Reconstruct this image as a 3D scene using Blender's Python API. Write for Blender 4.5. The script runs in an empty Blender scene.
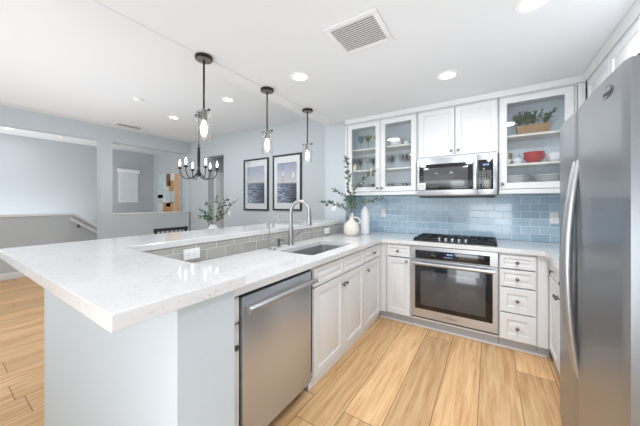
import bpy, bmesh, math, random
from mathutils import Vector, Matrix
R = math.radians
PI = math.pi
random.seed(7)
C = bpy.context.scene.collection
SC = bpy.context.scene

# ------------------------------------------------------------------ camera
cam = bpy.data.cameras.new('camera')
cam.sensor_width = 36.0
cam.lens = 260.95 / 640 * 36
cam.shift_y = -(213 - 202.37) / 640
cam.clip_start = 0.02
camo = bpy.data.objects.new('camera', cam)
C.objects.link(camo)
camo.location = (0, 0, 1.319)
camo.rotation_euler = (R(90), 0, R(32.95))
SC.camera = camo

# ------------------------------------------------------------------ world, area lights, exposure
w = bpy.data.worlds.new('world')
SC.world = w
w.use_nodes = True
bg = w.node_tree.nodes['Background']
bg.inputs[0].default_value = (0.94, 0.975, 1.0, 1)
bg.inputs[1].default_value = 0.8
SC.view_settings.view_transform = 'Standard'
SC.view_settings.look = 'None'
SC.view_settings.exposure = 0.17
SC.view_settings.gamma = 1.0


def area(name, loc, rot, sx, sy, power, col=(1, 1, 1), shape='RECTANGLE'):
    l = bpy.data.lights.new(name, 'AREA')
    l.shape = shape
    l.size = sx
    if shape == 'RECTANGLE':
        l.size_y = sy
    l.energy = power
    l.color = col
    o = bpy.data.objects.new(name, l)
    C.objects.link(o)
    o.location = loc
    o.rotation_euler = rot
    return o


# added soft fill behind the camera, standing in for unseen daylight
area('rear_fill', (-2.4, -2.6, 1.5), (R(90), 0, 0), 4.5, 2.2, 20, (0.95, 0.98, 1.0))
# added fill lights aimed up at the ceilings; not fittings of the house
area('uplight_fill', (-1.6, -1.7, 1.1), (R(150), 0, 0), 5.0, 1.2, 44, (0.86, 0.93, 1.0))
area('uplight_fill_kitchen', (-0.3, 1.5, 1.33), (R(180), 0, 0), 1.0, 1.8, 4.6, (0.86, 0.93, 1.0))
fl = area('front_fill', (0.15, -0.5, 0.85), (R(80), 0, R(6)), 1.1, 0.9, 8, (0.9, 0.95, 1.0))  # added low fill from the camera side, lifts the base cabinets
fl.data.spread = R(115)
area('uplight_fill_dining', (-4.0, 1.0, 1.0), (R(180), 0, 0), 2.6, 2.2, 24, (0.86, 0.93, 1.0))
area('uplight_fill_stairs', (-7.6, 0.6, 0.5), (R(180), 0, 0), 1.2, 3.0, 34, (0.95, 0.98, 1.0))


# ------------------------------------------------------------------ materials
def new_mat(name):
    m = bpy.data.materials.new(name)
    m.use_nodes = True
    nt = m.node_tree
    return m, nt, nt.nodes['Principled BSDF']


def srgb(r, g, b):
    f = lambda c: (c / 255 / 12.92) if c / 255 <= 0.04045 else ((c / 255 + 0.055) / 1.055) ** 2.4
    return (f(r), f(g), f(b), 1)


def mat(name, col, rough=0.5, metal=0.0, coat=0.0, bump=0.0, bscale=200, emis=None, es=0.0, spec=0.5, var=0.0):
    m, nt, p = new_mat(name)
    c = srgb(*col)
    p.inputs['Base Color'].default_value = c
    p.inputs['Roughness'].default_value = rough
    p.inputs['Metallic'].default_value = metal
    p.inputs['Coat Weight'].default_value = coat
    p.inputs['Specular IOR Level'].default_value = spec
    geo = nt.nodes.new('ShaderNodeNewGeometry')
    if bump > 0:
        n = nt.nodes.new('ShaderNodeTexNoise')
        n.inputs['Scale'].default_value = bscale
        nt.links.new(geo.outputs['Position'], n.inputs['Vector'])
        b = nt.nodes.new('ShaderNodeBump')
        b.inputs['Strength'].default_value = bump
        b.inputs['Distance'].default_value = 0.002
        nt.links.new(n.outputs['Fac'], b.inputs['Height'])
        nt.links.new(b.outputs['Normal'], p.inputs['Normal'])
    if var > 0:
        n2 = nt.nodes.new('ShaderNodeTexNoise')
        n2.inputs['Scale'].default_value = 12
        nt.links.new(geo.outputs['Position'], n2.inputs['Vector'])
        mx = nt.nodes.new('ShaderNodeMixRGB')
        mx.inputs[1].default_value = tuple(x * (1 - var) for x in c[:3]) + (1,)
        mx.inputs[2].default_value = tuple(min(1, x * (1 + var)) for x in c[:3]) + (1,)
        nt.links.new(n2.outputs['Fac'], mx.inputs[0])
        nt.links.new(mx.outputs[0], p.inputs['Base Color'])
    if emis:
        p.inputs['Emission Color'].default_value = srgb(*emis)
        p.inputs['Emission Strength'].default_value = es
    return m


def mnode(nt, op, a=None, b=None, c=None):
    n = nt.nodes.new('ShaderNodeMath')
    n.operation = op
    for i, v in enumerate((a, b, c)):
        if v is None:
            continue
        if isinstance(v, (int, float)):
            n.inputs[i].default_value = v
        else:
            nt.links.new(v, n.inputs[i])
    return n.outputs[0]


def ramp(nt, fac, stops):
    n = nt.nodes.new('ShaderNodeValToRGB')
    e = n.color_ramp.elements
    while len(e) > 1:
        e.remove(e[-1])
    e[0].position, e[0].color = stops[0]
    for p, c in stops[1:]:
        x = e.new(p)
        x.color = c
    nt.links.new(fac, n.inputs[0])
    return n.outputs[0]


def glass_mat(name, tint=(0.97, 0.985, 0.99), refl=0.06, rough=0.02, edge=0.5):
    m, nt, p = new_mat(name)
    nt.nodes.remove(p)
    out = nt.nodes['Material Output']
    t = nt.nodes.new('ShaderNodeBsdfTransparent')
    t.inputs[0].default_value = tint + (1,)
    g = nt.nodes.new('ShaderNodeBsdfGlossy')
    g.inputs['Roughness'].default_value = rough
    f = nt.nodes.new('ShaderNodeLayerWeight')
    f.inputs['Blend'].default_value = 0.25
    mul = mnode(nt, 'MULTIPLY_ADD', f.outputs['Fresnel'], edge, refl)
    mx = nt.nodes.new('ShaderNodeMixShader')
    nt.links.new(mul, mx.inputs[0])
    nt.links.new(t.outputs[0], mx.inputs[1])
    nt.links.new(g.outputs[0], mx.inputs[2])
    nt.links.new(mx.outputs[0], out.inputs['Surface'])
    return m


def floor_mat():
    m, nt, p = new_mat('oak_planks')
    geo = nt.nodes.new('ShaderNodeNewGeometry')
    s = nt.nodes.new('ShaderNodeSeparateXYZ')
    nt.links.new(geo.outputs['Position'], s.inputs[0])
    X, Y = s.outputs[0], s.outputs[1]
    W, L = 0.236, 1.5
    rx = mnode(nt, 'DIVIDE', mnode(nt, 'ADD', X, 20 * W + 0.059), W)
    row = mnode(nt, 'FLOOR', rx)
    fx = mnode(nt, 'SUBTRACT', rx, row)
    wn = nt.nodes.new('ShaderNodeTexWhiteNoise')
    wn.noise_dimensions = '1D'
    nt.links.new(row, wn.inputs['W'])
    ry = mnode(nt, 'ADD', mnode(nt, 'DIVIDE', Y, L), mnode(nt, 'MULTIPLY', wn.outputs['Value'], 7.3))
    col = mnode(nt, 'FLOOR', ry)
    fy = mnode(nt, 'SUBTRACT', ry, col)
    cmb = nt.nodes.new('ShaderNodeCombineXYZ')
    nt.links.new(row, cmb.inputs[0])
    nt.links.new(col, cmb.inputs[1])
    w2 = nt.nodes.new('ShaderNodeTexWhiteNoise')
    w2.noise_dimensions = '2D'
    nt.links.new(cmb.outputs[0], w2.inputs['Vector'])
    rnd = w2.outputs['Value']
    # grain coordinates: stretched along y, shifted by plank
    gc = nt.nodes.new('ShaderNodeCombineXYZ')
    nt.links.new(mnode(nt, 'MULTIPLY', X, 17.0), gc.inputs[0])
    nt.links.new(mnode(nt, 'MULTIPLY', Y, 1.3), gc.inputs[1])
    nt.links.new(mnode(nt, 'MULTIPLY', rnd, 50.0), gc.inputs[2])
    n1 = nt.nodes.new('ShaderNodeTexNoise')
    n1.inputs['Scale'].default_value = 1.6
    n1.inputs['Detail'].default_value = 6
    n1.inputs['Distortion'].default_value = 0.9
    nt.links.new(gc.outputs[0], n1.inputs['Vector'])
    gc2 = nt.nodes.new('ShaderNodeCombineXYZ')
    nt.links.new(mnode(nt, 'MULTIPLY', X, 60.0), gc2.inputs[0])
    nt.links.new(mnode(nt, 'MULTIPLY', Y, 2.5), gc2.inputs[1])
    nt.links.new(mnode(nt, 'MULTIPLY', rnd, 90.0), gc2.inputs[2])
    n2 = nt.nodes.new('ShaderNodeTexNoise')
    n2.inputs['Scale'].default_value = 1.0
    n2.inputs['Detail'].default_value = 3
    nt.links.new(gc2.outputs[0], n2.inputs['Vector'])
    base = ramp(nt, n1.outputs['Fac'], [(0.30, srgb(205, 158, 111)), (0.47, srgb(222, 179, 131)), (0.66, srgb(232, 196, 149))])
    hs = nt.nodes.new('ShaderNodeHueSaturation')
    nt.links.new(base, hs.inputs['Color'])
    nt.links.new(mnode(nt, 'MULTIPLY_ADD', rnd, 0.26, 0.86), hs.inputs['Value'])
    mx = nt.nodes.new('ShaderNodeMixRGB')
    mx.blend_type = 'MULTIPLY'
    mx.inputs[0].default_value = 0.5
    nt.links.new(hs.outputs[0], mx.inputs[1])
    g = ramp(nt, n2.outputs['Fac'], [(0.3, (0.72, 0.66, 0.6, 1)), (0.6, (1, 1, 1, 1))])
    nt.links.new(g, mx.inputs[2])
    ex = mnode(nt, 'LESS_THAN', mnode(nt, 'MINIMUM', fx, mnode(nt, 'SUBTRACT', 1.0, fx)), 0.010)
    ey = mnode(nt, 'LESS_THAN', mnode(nt, 'MINIMUM', fy, mnode(nt, 'SUBTRACT', 1.0, fy)), 0.0016)
    e = mnode(nt, 'MAXIMUM', ex, ey)
    mg = nt.nodes.new('ShaderNodeMixRGB')
    nt.links.new(mnode(nt, 'MULTIPLY', e, 0.85), mg.inputs[0])
    nt.links.new(mx.outputs[0], mg.inputs[1])
    mg.inputs[2].default_value = srgb(120, 84, 54)
    nt.links.new(mg.outputs[0], p.inputs['Base Color'])
    p.inputs['Roughness'].default_value = 0.42
    p.inputs['Specular IOR Level'].default_value = 0.3
    b = nt.nodes.new('ShaderNodeBump')
    b.inputs['Strength'].default_value = 0.12
    b.inputs['Distance'].default_value = 0.002
    nt.links.new(n2.outputs['Fac'], b.inputs['Height'])
    nt.links.new(b.outputs[0], p.inputs['Normal'])
    return m


def quartz_mat():
    m, nt, p = new_mat('white_quartz')
    geo = nt.nodes.new('ShaderNodeNewGeometry')
    pos = geo.outputs['Position']
    n1 = nt.nodes.new('ShaderNodeTexNoise')
    n1.inputs['Scale'].default_value = 5.5
    n1.inputs['Detail'].default_value = 8
    n1.inputs['Roughness'].default_value = 0.62
    n1.inputs['Distortion'].default_value = 2.2
    nt.links.new(pos, n1.inputs['Vector'])
    vein = ramp(nt, n1.outputs['Fac'], [(0.48, (0, 0, 0, 1)), (0.50, (1, 1, 1, 1)), (0.52, (0, 0, 0, 1))])
    n2 = nt.nodes.new('ShaderNodeTexNoise')
    n2.inputs['Scale'].default_value = 5
    nt.links.new(pos, n2.inputs['Vector'])
    fade = ramp(nt, n2.outputs['Fac'], [(0.45, (0, 0, 0, 1)), (0.65, (1, 1, 1, 1))])
    n3 = nt.nodes.new('ShaderNodeTexNoise')
    n3.inputs['Scale'].default_value = 85
    n3.inputs['Detail'].default_value = 2
    nt.links.new(pos, n3.inputs['Vector'])
    speck = ramp(nt, n3.outputs['Fac'], [(0.60, (0, 0, 0, 1)), (0.70, (1, 1, 1, 1))])
    f = mnode(nt, 'MAXIMUM', mnode(nt, 'MULTIPLY', mnode(nt, 'MULTIPLY', vein, fade), 0.55), mnode(nt, 'MULTIPLY', speck, 0.22))
    mx = nt.nodes.new('ShaderNodeMixRGB')
    nt.links.new(f, mx.inputs[0])
    mx.inputs[1].default_value = srgb(221, 221, 221)
    mx.inputs[2].default_value = srgb(168, 167, 168)
    nt.links.new(mx.outputs[0], p.inputs['Base Color'])
    p.inputs['Roughness'].default_value = 0.07
    p.inputs['Specular IOR Level'].default_value = 0.5
    return m


def tile_mat(name, axis, c1, c2, grout, zoff=0.914, uoff=0.0):
    m, nt, p = new_mat(name)
    geo = nt.nodes.new('ShaderNodeNewGeometry')
    s = nt.nodes.new('ShaderNodeSeparateXYZ')
    nt.links.new(geo.outputs['Position'], s.inputs[0])
    cm = nt.nodes.new('ShaderNodeCombineXYZ')
    nt.links.new(mnode(nt, 'ADD', s.outputs[axis], 20 + uoff), cm.inputs[0])
    nt.links.new(mnode(nt, 'SUBTRACT', s.outputs[2], zoff), cm.inputs[1])
    br = nt.nodes.new('ShaderNodeTexBrick')
    br.inputs['Scale'].default_value = 1.0
    br.inputs['Brick Width'].default_value = 0.156
    br.inputs['Row Height'].default_value = 0.0775
    br.inputs['Mortar Size'].default_value = 0.0024
    br.inputs['Mortar Smooth'].default_value = 0.1
    br.inputs['Bias'].default_value = 0.0
    br.inputs['Color1'].default_value = srgb(*c1)
    br.inputs['Color2'].default_value = srgb(*c2)
    br.inputs['Mortar'].default_value = srgb(*grout)
    nt.links.new(cm.outputs[0], br.inputs['Vector'])
    nt.links.new(br.outputs['Color'], p.inputs['Base Color'])
    rr = mnode(nt, 'MULTIPLY_ADD', br.outputs['Fac'], 0.5, 0.1)
    nt.links.new(rr, p.inputs['Roughness'])
    b = nt.nodes.new('ShaderNodeBump')
    b.invert = True
    b.inputs['Strength'].default_value = 0.5
    b.inputs['Distance'].default_value = 0.002
    nt.links.new(br.outputs['Fac'], b.inputs['Height'])
    nt.links.new(b.outputs[0], p.inputs['Normal'])
    return m


def steel_mat(name, col=(158, 158, 160), rough=0.30, axis=2, aniso=0.5, metal=1.0):
    """brushed stainless; the brushing runs along the given axis"""
    m, nt, p = new_mat(name)
    geo = nt.nodes.new('ShaderNodeNewGeometry')
    mp = nt.nodes.new('ShaderNodeMapping')
    sc = [260, 260, 260]
    sc[axis] = 4
    mp.inputs['Scale'].default_value = sc
    nt.links.new(geo.outputs['Position'], mp.inputs[0])
    n = nt.nodes.new('ShaderNodeTexNoise')
    n.inputs['Scale'].default_value = 1.0
    n.inputs['Detail'].default_value = 2
    nt.links.new(mp.outputs[0], n.inputs['Vector'])
    c = srgb(*col)
    mx = nt.nodes.new('ShaderNodeMixRGB')
    mx.inputs[1].default_value = tuple(x * 0.97 for x in c[:3]) + (1,)
    mx.inputs[2].default_value = tuple(min(1, x * 1.03) for x in c[:3]) + (1,)
    nt.links.new(n.outputs['Fac'], mx.inputs[0])
    nt.links.new(mx.outputs[0], p.inputs['Base Color'])
    p.inputs['Metallic'].default_value = metal
    rr = mnode(nt, 'MULTIPLY_ADD', n.outputs['Fac'], 0.05, rough - 0.025)
    nt.links.new(rr, p.inputs['Roughness'])
    p.inputs['Anisotropic'].default_value = aniso
    return m


def picture_mat(name, horizon, seed, light):
    """a plain seascape print: pale sky, dark shore line, rippled blue water"""
    m, nt, p = new_mat(name)
    tc = nt.nodes.new('ShaderNodeTexCoord')
    s = nt.nodes.new('ShaderNodeSeparateXYZ')
    nt.links.new(tc.outputs['Generated'], s.inputs[0])
    X, Z = s.outputs[0], s.outputs[2]
    cm = nt.nodes.new('ShaderNodeCombineXYZ')
    nt.links.new(mnode(nt, 'MULTIPLY', X, 3.0), cm.inputs[0])
    nt.links.new(mnode(nt, 'MULTIPLY', Z, 26.0), cm.inputs[1])
    cm.inputs[2].default_value = seed
    n = nt.nodes.new('ShaderNodeTexNoise')
    n.inputs['Scale'].default_value = 1.2
    n.inputs['Detail'].default_value = 4
    n.inputs['Distortion'].default_value = 1.0
    nt.links.new(cm.outputs[0], n.inputs['Vector'])
    sky = ramp(nt, Z, [(horizon, srgb(222, 214, 214)), (0.8, srgb(188, 190, 204)), (1.0, srgb(160, 168, 188))])
    water = ramp(nt, n.outputs['Fac'], [(0.38, srgb(42, 60, 98)), (0.50, srgb(104, 126, 160)), (0.60, srgb(212, 218, 228))])
    dn = mnode(nt, 'SUBTRACT', mnode(nt, 'MULTIPLY', X, light), 0.15)
    mw = nt.nodes.new('ShaderNodeMixRGB')
    nt.links.new(dn, mw.inputs[0])
    mw.use_clamp = True
    nt.links.new(water, mw.inputs[1])
    mw.inputs[2].default_value = srgb(34, 46, 78)
    isw = mnode(nt, 'LESS_THAN', Z, horizon)
    m1 = nt.nodes.new('ShaderNodeMixRGB')
    nt.links.new(isw, m1.inputs[0])
    nt.links.new(sky, m1.inputs[1])
    nt.links.new(mw.outputs[0], m1.inputs[2])
    sh = mnode(nt, 'LESS_THAN', mnode(nt, 'ABSOLUTE', mnode(nt, 'SUBTRACT', Z, horizon + 0.012)), 0.022)
    m2 = nt.nodes.new('ShaderNodeMixRGB')
    nt.links.new(mnode(nt, 'MULTIPLY', sh, 0.8), m2.inputs[0])
    nt.links.new(m1.outputs[0], m2.inputs[1])
    m2.inputs[2].default_value = srgb(74, 84, 104)
    nt.links.new(m2.outputs[0], p.inputs['Base Color'])
    p.inputs['Roughness'].default_value = 0.5
    return m


M = {}
M['wall'] = mat('blue_grey_wall_paint', (193, 201, 206), 0.75, bump=0.12, bscale=140, spec=0.25)
M['wall_dim'] = mat('grey_blue_wall_paint', (195, 201, 206), 0.8, bump=0.1, bscale=140, spec=0.2)
M['ceil'] = mat('ceiling_paint', (228, 230, 232), 0.85, bump=0.12, bscale=90, spec=0.2)
M['white'] = mat('white_cabinet_lacquer', (224, 225, 226), 0.32, spec=0.4, var=0.01)
M['trimw'] = mat('white_trim_paint', (234, 235, 236), 0.4, spec=0.35)
M['toe'] = mat('grey_toe_kick', (176, 179, 182), 0.5)  # one even grey for the toe kicks
M['cabin'] = mat('pale_blue_cabinet_lining', (226, 235, 241), 0.5, bump=0.05)
M['shelf'] = mat('cream_shelf_board', (232, 230, 222), 0.45)
M['floor'] = floor_mat()
M['quartz'] = quartz_mat()
M['tile'] = tile_mat('blue_glass_tile', 0, (156, 183, 201), (179, 202, 217), (226, 233, 237))
M['tile_side'] = tile_mat('glass_tile_reflected_grey', 1, (160, 157, 151), (178, 175, 169), (206, 205, 202), uoff=0.03)  # same glass tile, its greyer reflected look put into the colour
M['tile_return'] = tile_mat('blue_glass_tile_return', 1, (156, 183, 201), (179, 202, 217), (226, 233, 237))
M['steel'] = steel_mat('brushed_stainless_vertical', (200, 205, 212), 0.33, 2, 0.0, 0.75)
M['steelh'] = steel_mat('brushed_stainless_horizontal', (192, 195, 200), 0.30, 0, 0.3, 0.8)
M['fridge'] = steel_mat('fridge_stainless', (162, 165, 169), 0.32, 2, 0.3, 0.85)
M['fridge_side'] = mat('fridge_grey_enamel', (138, 138, 140), 0.45, 0.3)
M['handle'] = steel_mat('satin_handle_steel', (182, 183, 185), 0.34, 2, 0.0, 0.85)
M['nickel'] = mat('brushed_nickel', (120, 118, 115), 0.28, 1.0)
M['chrome'] = mat('faucet_steel', (178, 178, 180), 0.32, 1.0)
M['sink'] = steel_mat('sink_steel', (176, 177, 179), 0.36, 1, 0.3, 0.75)
M['blackglass'] = mat('black_oven_glass', (26, 26, 28), 0.08, spec=0.6)
M['darkglass'] = mat('smoked_oven_window', (78, 78, 80), 0.1, spec=0.6)
M['black'] = mat('black_plastic', (24, 24, 25), 0.4)
M['iron'] = mat('cast_iron', (30, 30, 32), 0.55, bump=0.2, bscale=300)
M['bronze'] = mat('dark_bronze_metal', (58, 54, 52), 0.4, 0.8)
M['bronze_light'] = mat('brushed_bronze_underside', (150, 138, 132), 0.35, 0.8)
M['display'] = mat('blue_display', (12, 20, 48), 0.15, emis=(20, 40, 110), es=0.10)
M['digits'] = mat('lit_digits', (150, 180, 220), 0.3, emis=(150, 185, 230), es=0.45)
M['print_grey'] = mat('printed_grey', (150, 150, 150), 0.5)
M['sticker'] = mat('white_sticker_paper', (220, 220, 220), 0.6)
M['plastic'] = mat('white_plastic', (240, 240, 240), 0.35)
M['slot'] = mat('dark_slot', (70, 70, 72), 0.6)
M['pane'] = glass_mat('cabinet_glass', (0.975, 0.985, 0.99), 0.035)
M['clear'] = glass_mat('clear_glass', (0.99, 0.994, 0.996), 0.03, 0.02, 0.1)
M['shade'] = glass_mat('pendant_glass', (0.99, 0.985, 0.975), 0.05, 0.08, 0.5)
M['blueglass'] = glass_mat('blue_stemware', (0.76, 0.87, 0.93), 0.05, 0.02, 0.2)
M['greenglass'] = glass_mat('olive_stemware', (0.82, 0.84, 0.6), 0.05, 0.02, 0.2)
M['bulb'] = mat('warm_bulb', (255, 240, 215), 0.3, emis=(255, 226, 180), es=7.0)
M['candle_bulb'] = mat('candle_bulb', (255, 250, 240), 0.3, emis=(255, 244, 228), es=4.0)
M['lamp'] = mat('downlight_lens', (255, 255, 255), 0.4, emis=(255, 252, 246), es=5.0)
M['ceramic'] = mat('cream_ceramic', (232, 224, 214), 0.55, bump=0.15, bscale=60)
M['ceramicw'] = mat('white_ceramic', (232, 233, 235), 0.3)
M['red'] = mat('red_glaze', (178, 34, 44), 0.25, coat=0.3)
M['wood_pot'] = mat('tan_planter_wood', (160, 126, 84), 0.6, var=0.2)
M['leaf'] = mat('eucalyptus_leaf', (84, 112, 88), 0.5, var=0.3)
M['leafd'] = mat('olive_leaf', (98, 118, 94), 0.5, var=0.35)
M['leafp'] = mat('boxwood_leaf', (72, 108, 66), 0.55, var=0.35)
M['stem'] = mat('twig_brown', (104, 96, 72), 0.7)
M['frame'] = mat('black_picture_frame', (34, 33, 34), 0.4)
M['matboard'] = mat('white_mat_board', (240, 240, 240), 0.7)
M['pic_a'] = picture_mat('seascape_print_a', 0.52, 3.1, 1.2)
M['pic_b'] = picture_mat('seascape_print_b', 0.46, 8.4, 1.35)
M['blind'] = mat('white_blind', (236, 238, 240), 0.6, emis=(236, 240, 245), es=0.08)  # faint glow put in for daylight coming through the slats
M['darkwood'] = mat('black_painted_wood', (22, 22, 23), 0.6)
M['table'] = mat('dark_table_wood', (70, 62, 56), 0.4)
M['p1'] = mat('canvas_pale_aqua', (196, 214, 214), 0.8, var=0.25)
M['p2'] = mat('canvas_white', (224, 224, 220), 0.8, var=0.2)
M['p3'] = mat('canvas_brown', (128, 92, 66), 0.8, var=0.2)
M['p4'] = mat('canvas_orange', (190, 146, 100), 0.8, var=0.35)
M['p5'] = mat('canvas_tan', (208, 172, 138), 0.8, var=0.2)
M['p6'] = mat('canvas_teal', (184, 200, 204), 0.8, var=0.2)
M['vent'] = mat('white_vent_metal', (232, 232, 232), 0.5)
M['ventdark'] = mat('vent_backing_grey', (128, 128, 130), 0.9)  # flat grey sheet behind the vent slats
M['doorw'] = mat('white_door_paint', (238, 239, 240), 0.45)


# ------------------------------------------------------------------ mesh helpers
class MB:
    def __init__(self):
        self.bm = bmesh.new()
        self.mats = []

    def mi(self, m):
        if m not in self.mats:
            self.mats.append(m)
        return self.mats.index(m)

    def box(self, x0, x1, y0, y1, z0, z1, m, bev=0.0, seg=2):
        bm = self.bm
        k = self.mi(m)
        v = [bm.verts.new(p) for p in ((x0, y0, z0), (x1, y0, z0), (x1, y1, z0), (x0, y1, z0), (x0, y0, z1), (x1, y0, z1), (x1, y1, z1), (x0, y1, z1))]
        fs = [bm.faces.new([v[i] for i in q]) for q in ((3, 2, 1, 0), (4, 5, 6, 7), (0, 1, 5, 4), (1, 2, 6, 5), (2, 3, 7, 6), (3, 0, 4, 7))]
        for f in fs:
            f.material_index = k
        if bev > 0:
            es = list({e for f in fs for e in f.edges})
            r = bmesh.ops.bevel(bm, geom=es, offset=bev, segments=seg, affect='EDGES', profile=0.5)
            for f in r['faces']:
                f.material_index = k
        return self

    def obox(self, c, size, rot, m, bev=0.0):
        """box of the given size about c, turned by a Matrix"""
        n0 = len(self.bm.verts)
        self.bm.verts.ensure_lookup_table()
        old = set(self.bm.verts)
        a, b, d = size[0] / 2, size[1] / 2, size[2] / 2
        self.box(-a, a, -b, b, -d, d, m, bev)
        for v in self.bm.verts:
            if v not in old:
                v.co = rot @ v.co + Vector(c)
        return self

    def prism(self, poly, z0, z1, m, axis='z'):
        """polygon extruded along an axis. axis z: (x,y); axis y: (x,z); axis x: (y,z)"""
        bm = self.bm
        k = self.mi(m)

        def P(a, b, c):
            return {'z': (a, b, c), 'y': (a, c, b), 'x': (c, a, b)}[axis]
        A = [bm.verts.new(P(a, b, z0)) for a, b in poly]
        B = [bm.verts.new(P(a, b, z1)) for a, b in poly]
        n = len(poly)
        fs = [bm.faces.new(A[::-1]), bm.faces.new(B)]
        for i in range(n):
            fs.append(bm.faces.new((A[i], A[(i + 1) % n], B[(i + 1) % n], B[i])))
        for f in fs:
            f.material_index = k
        return self

    def slab(self, outer, holes, z0, z1, m):
        """horizontal slab with holes"""
        bm = self.bm
        k = self.mi(m)
        tmp = bmesh.new()
        es = []
        for loop in [outer] + holes:
            vs = [tmp.verts.new((x, y, 0)) for x, y in loop]
            for i in range(len(vs)):
                es.append(tmp.edges.new((vs[i], vs[(i + 1) % len(vs)])))
        bmesh.ops.triangle_fill(tmp, edges=es, use_beauty=True)
        tmp.verts.ensure_lookup_table()
        tmp.verts.index_update()
        bot = [bm.verts.new((v.co.x, v.co.y, z0)) for v in tmp.verts]
        top = [bm.verts.new((v.co.x, v.co.y, z1)) for v in tmp.verts]
        for f in tmp.faces:
            ids = [v.index for v in f.verts]
            if f.normal.z < 0:
                ids.reverse()
            a = bm.faces.new([top[i] for i in ids])
            b = bm.faces.new([bot[i] for i in reversed(ids)])
            a.material_index = b.material_index = k
        off = 0
        for loop in [outer] + holes:
            n = len(loop)
            for i in range(n):
                j = (i + 1) % n
                f = bm.faces.new((bot[off + i], bot[off + j], top[off + j], top[off + i]))
                f.material_index = k
            off += n
        tmp.free()
        return self

    def tube(self, pts, r, m, seg=12, closed=False, flat=1.0):
        bm = self.bm
        k = self.mi(m)
        pts = [Vector(p) for p in pts]
        n = len(pts)
        rs = r if isinstance(r, (list, tuple)) else [r] * n
        t0 = (pts[1] - pts[0]).normalized()
        up = Vector((0, 0, 1)) if abs(t0.z) < 0.9 else Vector((0, 1, 0))
        nx = t0.cross(up).normalized()
        rings = []
        for i in range(n):
            if closed:
                t = (pts[(i + 1) % n] - pts[i - 1]).normalized()
            else:
                t = (pts[min(i + 1, n - 1)] - pts[max(i - 1, 0)]).normalized()
            nx = (nx - t * nx.dot(t)).normalized()
            ny = t.cross(nx)
            rings.append([bm.verts.new(pts[i] + (nx * math.cos(a) + ny * math.sin(a) * flat) * rs[i]) for a in (2 * PI * j / seg for j in range(seg))])
        last = n if closed else n - 1
        for i in range(last):
            A, B = rings[i], rings[(i + 1) % n]
            for j in range(seg):
                f = bm.faces.new((A[j], A[(j + 1) % seg], B[(j + 1) % seg], B[j]))
                f.material_index = k
        if not closed:
            for q in (rings[0][::-1], rings[-1]):
                bm.faces.new(q).material_index = k
        return self

    def lathe(self, prof, m, c=(0, 0, 0), seg=24, axis='z', close=True):
        """profile of (radius, height); axis z, or y meaning pointing along -y, or x"""
        bm = self.bm
        k = self.mi(m)
        c = Vector(c)

        def P(r, h, a):
            u, v = r * math.cos(a), r * math.sin(a)
            return c + Vector({'z': (u, v, h), 'y': (u, -h, v), 'x': (h, u, v)}[axis])
        rings = []
        for r, h in prof:
            if r < 1e-6:
                rings.append([bm.verts.new(P(0, h, 0))])
            else:
                rings.append([bm.verts.new(P(r, h, 2 * PI * j / seg)) for j in range(seg)])
        for A, B in zip(rings, rings[1:]):
            for j in range(seg):
                j2 = (j + 1) % seg
                if len(A) == 1 and len(B) == 1:
                    continue
                if len(A) == 1:
                    f = bm.faces.new((A[0], B[j2], B[j]))
                elif len(B) == 1:
                    f = bm.faces.new((A[j], A[j2], B[0]))
                else:
                    f = bm.faces.new((A[j], A[j2], B[j2], B[j]))
                f.material_index = k
        if close:
            for q in (rings[0][::-1], rings[-1]):
                if len(q) > 2:
                    bm.faces.new(q).material_index = k
        return self

    def panel(self, x0, x1, z0, z1, y, prof, m, back=None, hole=False):
        """a panel seen from -y built of nested rectangles; prof = [(inset, depth)] with depth measured behind plane y"""
        bm = self.bm
        k = self.mi(m)
        loops = []
        for ins, d in prof:
            loops.append([bm.verts.new(p) for p in ((x0 + ins, y + d, z0 + ins), (x1 - ins, y + d, z0 + ins), (x1 - ins, y + d, z1 - ins), (x0 + ins, y + d, z1 - ins))])
        for A, B in zip(loops, loops[1:]):
            for j in range(4):
                bm.faces.new((A[j], A[(j + 1) % 4], B[(j + 1) % 4], B[j])).material_index = k
        if hole:
            A, B = loops[-1], loops[0]
            for j in range(4):
                bm.faces.new((A[j], A[(j + 1) % 4], B[(j + 1) % 4], B[j])).material_index = k
        else:
            bm.faces.new(loops[-1]).material_index = k
            bm.faces.new(loops[0][::-1]).material_index = k
        return self

    def leaf(self, p, d, n, ln, wd, m):
        """small folded pointed-oval leaf"""
        bm = self.bm
        k = self.mi(m)
        p, d, n = Vector(p), Vector(d).normalized(), Vector(n)
        s = d.cross(n)
        if s.length < 1e-4:
            s = d.cross(Vector((1, 0, 0)))
        s.normalize()
        n = s.cross(d).normalized()
        v = [bm.verts.new(q) for q in (p, p + d * ln * .35 + s * wd * .5 + n * wd * .12, p + d * ln * .7 + s * wd * .42 + n * wd * .1, p + d * ln,
                                       p + d * ln * .7 - s * wd * .42 + n * wd * .1, p + d * ln * .35 - s * wd * .5 + n * wd * .12, p + d * ln * .5)]
        for q in ((0, 1, 6), (1, 2, 6), (2, 3, 6), (3, 4, 6), (4, 5, 6), (5, 0, 6)):
            bm.faces.new([v[i] for i in q]).material_index = k
        return self

    def build(self, name, parent=None, smooth=True, recalc=True):
        bm = self.bm
        if recalc:
            bmesh.ops.recalc_face_normals(bm, faces=bm.faces[:])
        if smooth:
            for f in bm.faces:
                f.smooth = True
            for e in bm.edges:
                if len(e.link_faces) == 2 and e.calc_face_angle(0) > R(38):
                    e.smooth = False
        me = bpy.data.meshes.new(name)
        bm.to_mesh(me)
        bm.free()
        for m in self.mats:
            me.materials.append(m)
        o = bpy.data.objects.new(name, me)
        C.objects.link(o)
        if parent:
            o.parent = parent
        return o


def thing(name, label, cat, loc=(0, 0, 0), rz=0.0, group=None):
    o = bpy.data.objects.new(name, None)
    o.empty_display_size = 0.1
    C.objects.link(o)
    o.location = loc
    o.rotation_euler = (0, 0, rz)
    return tag(o, label, cat, group)


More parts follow.
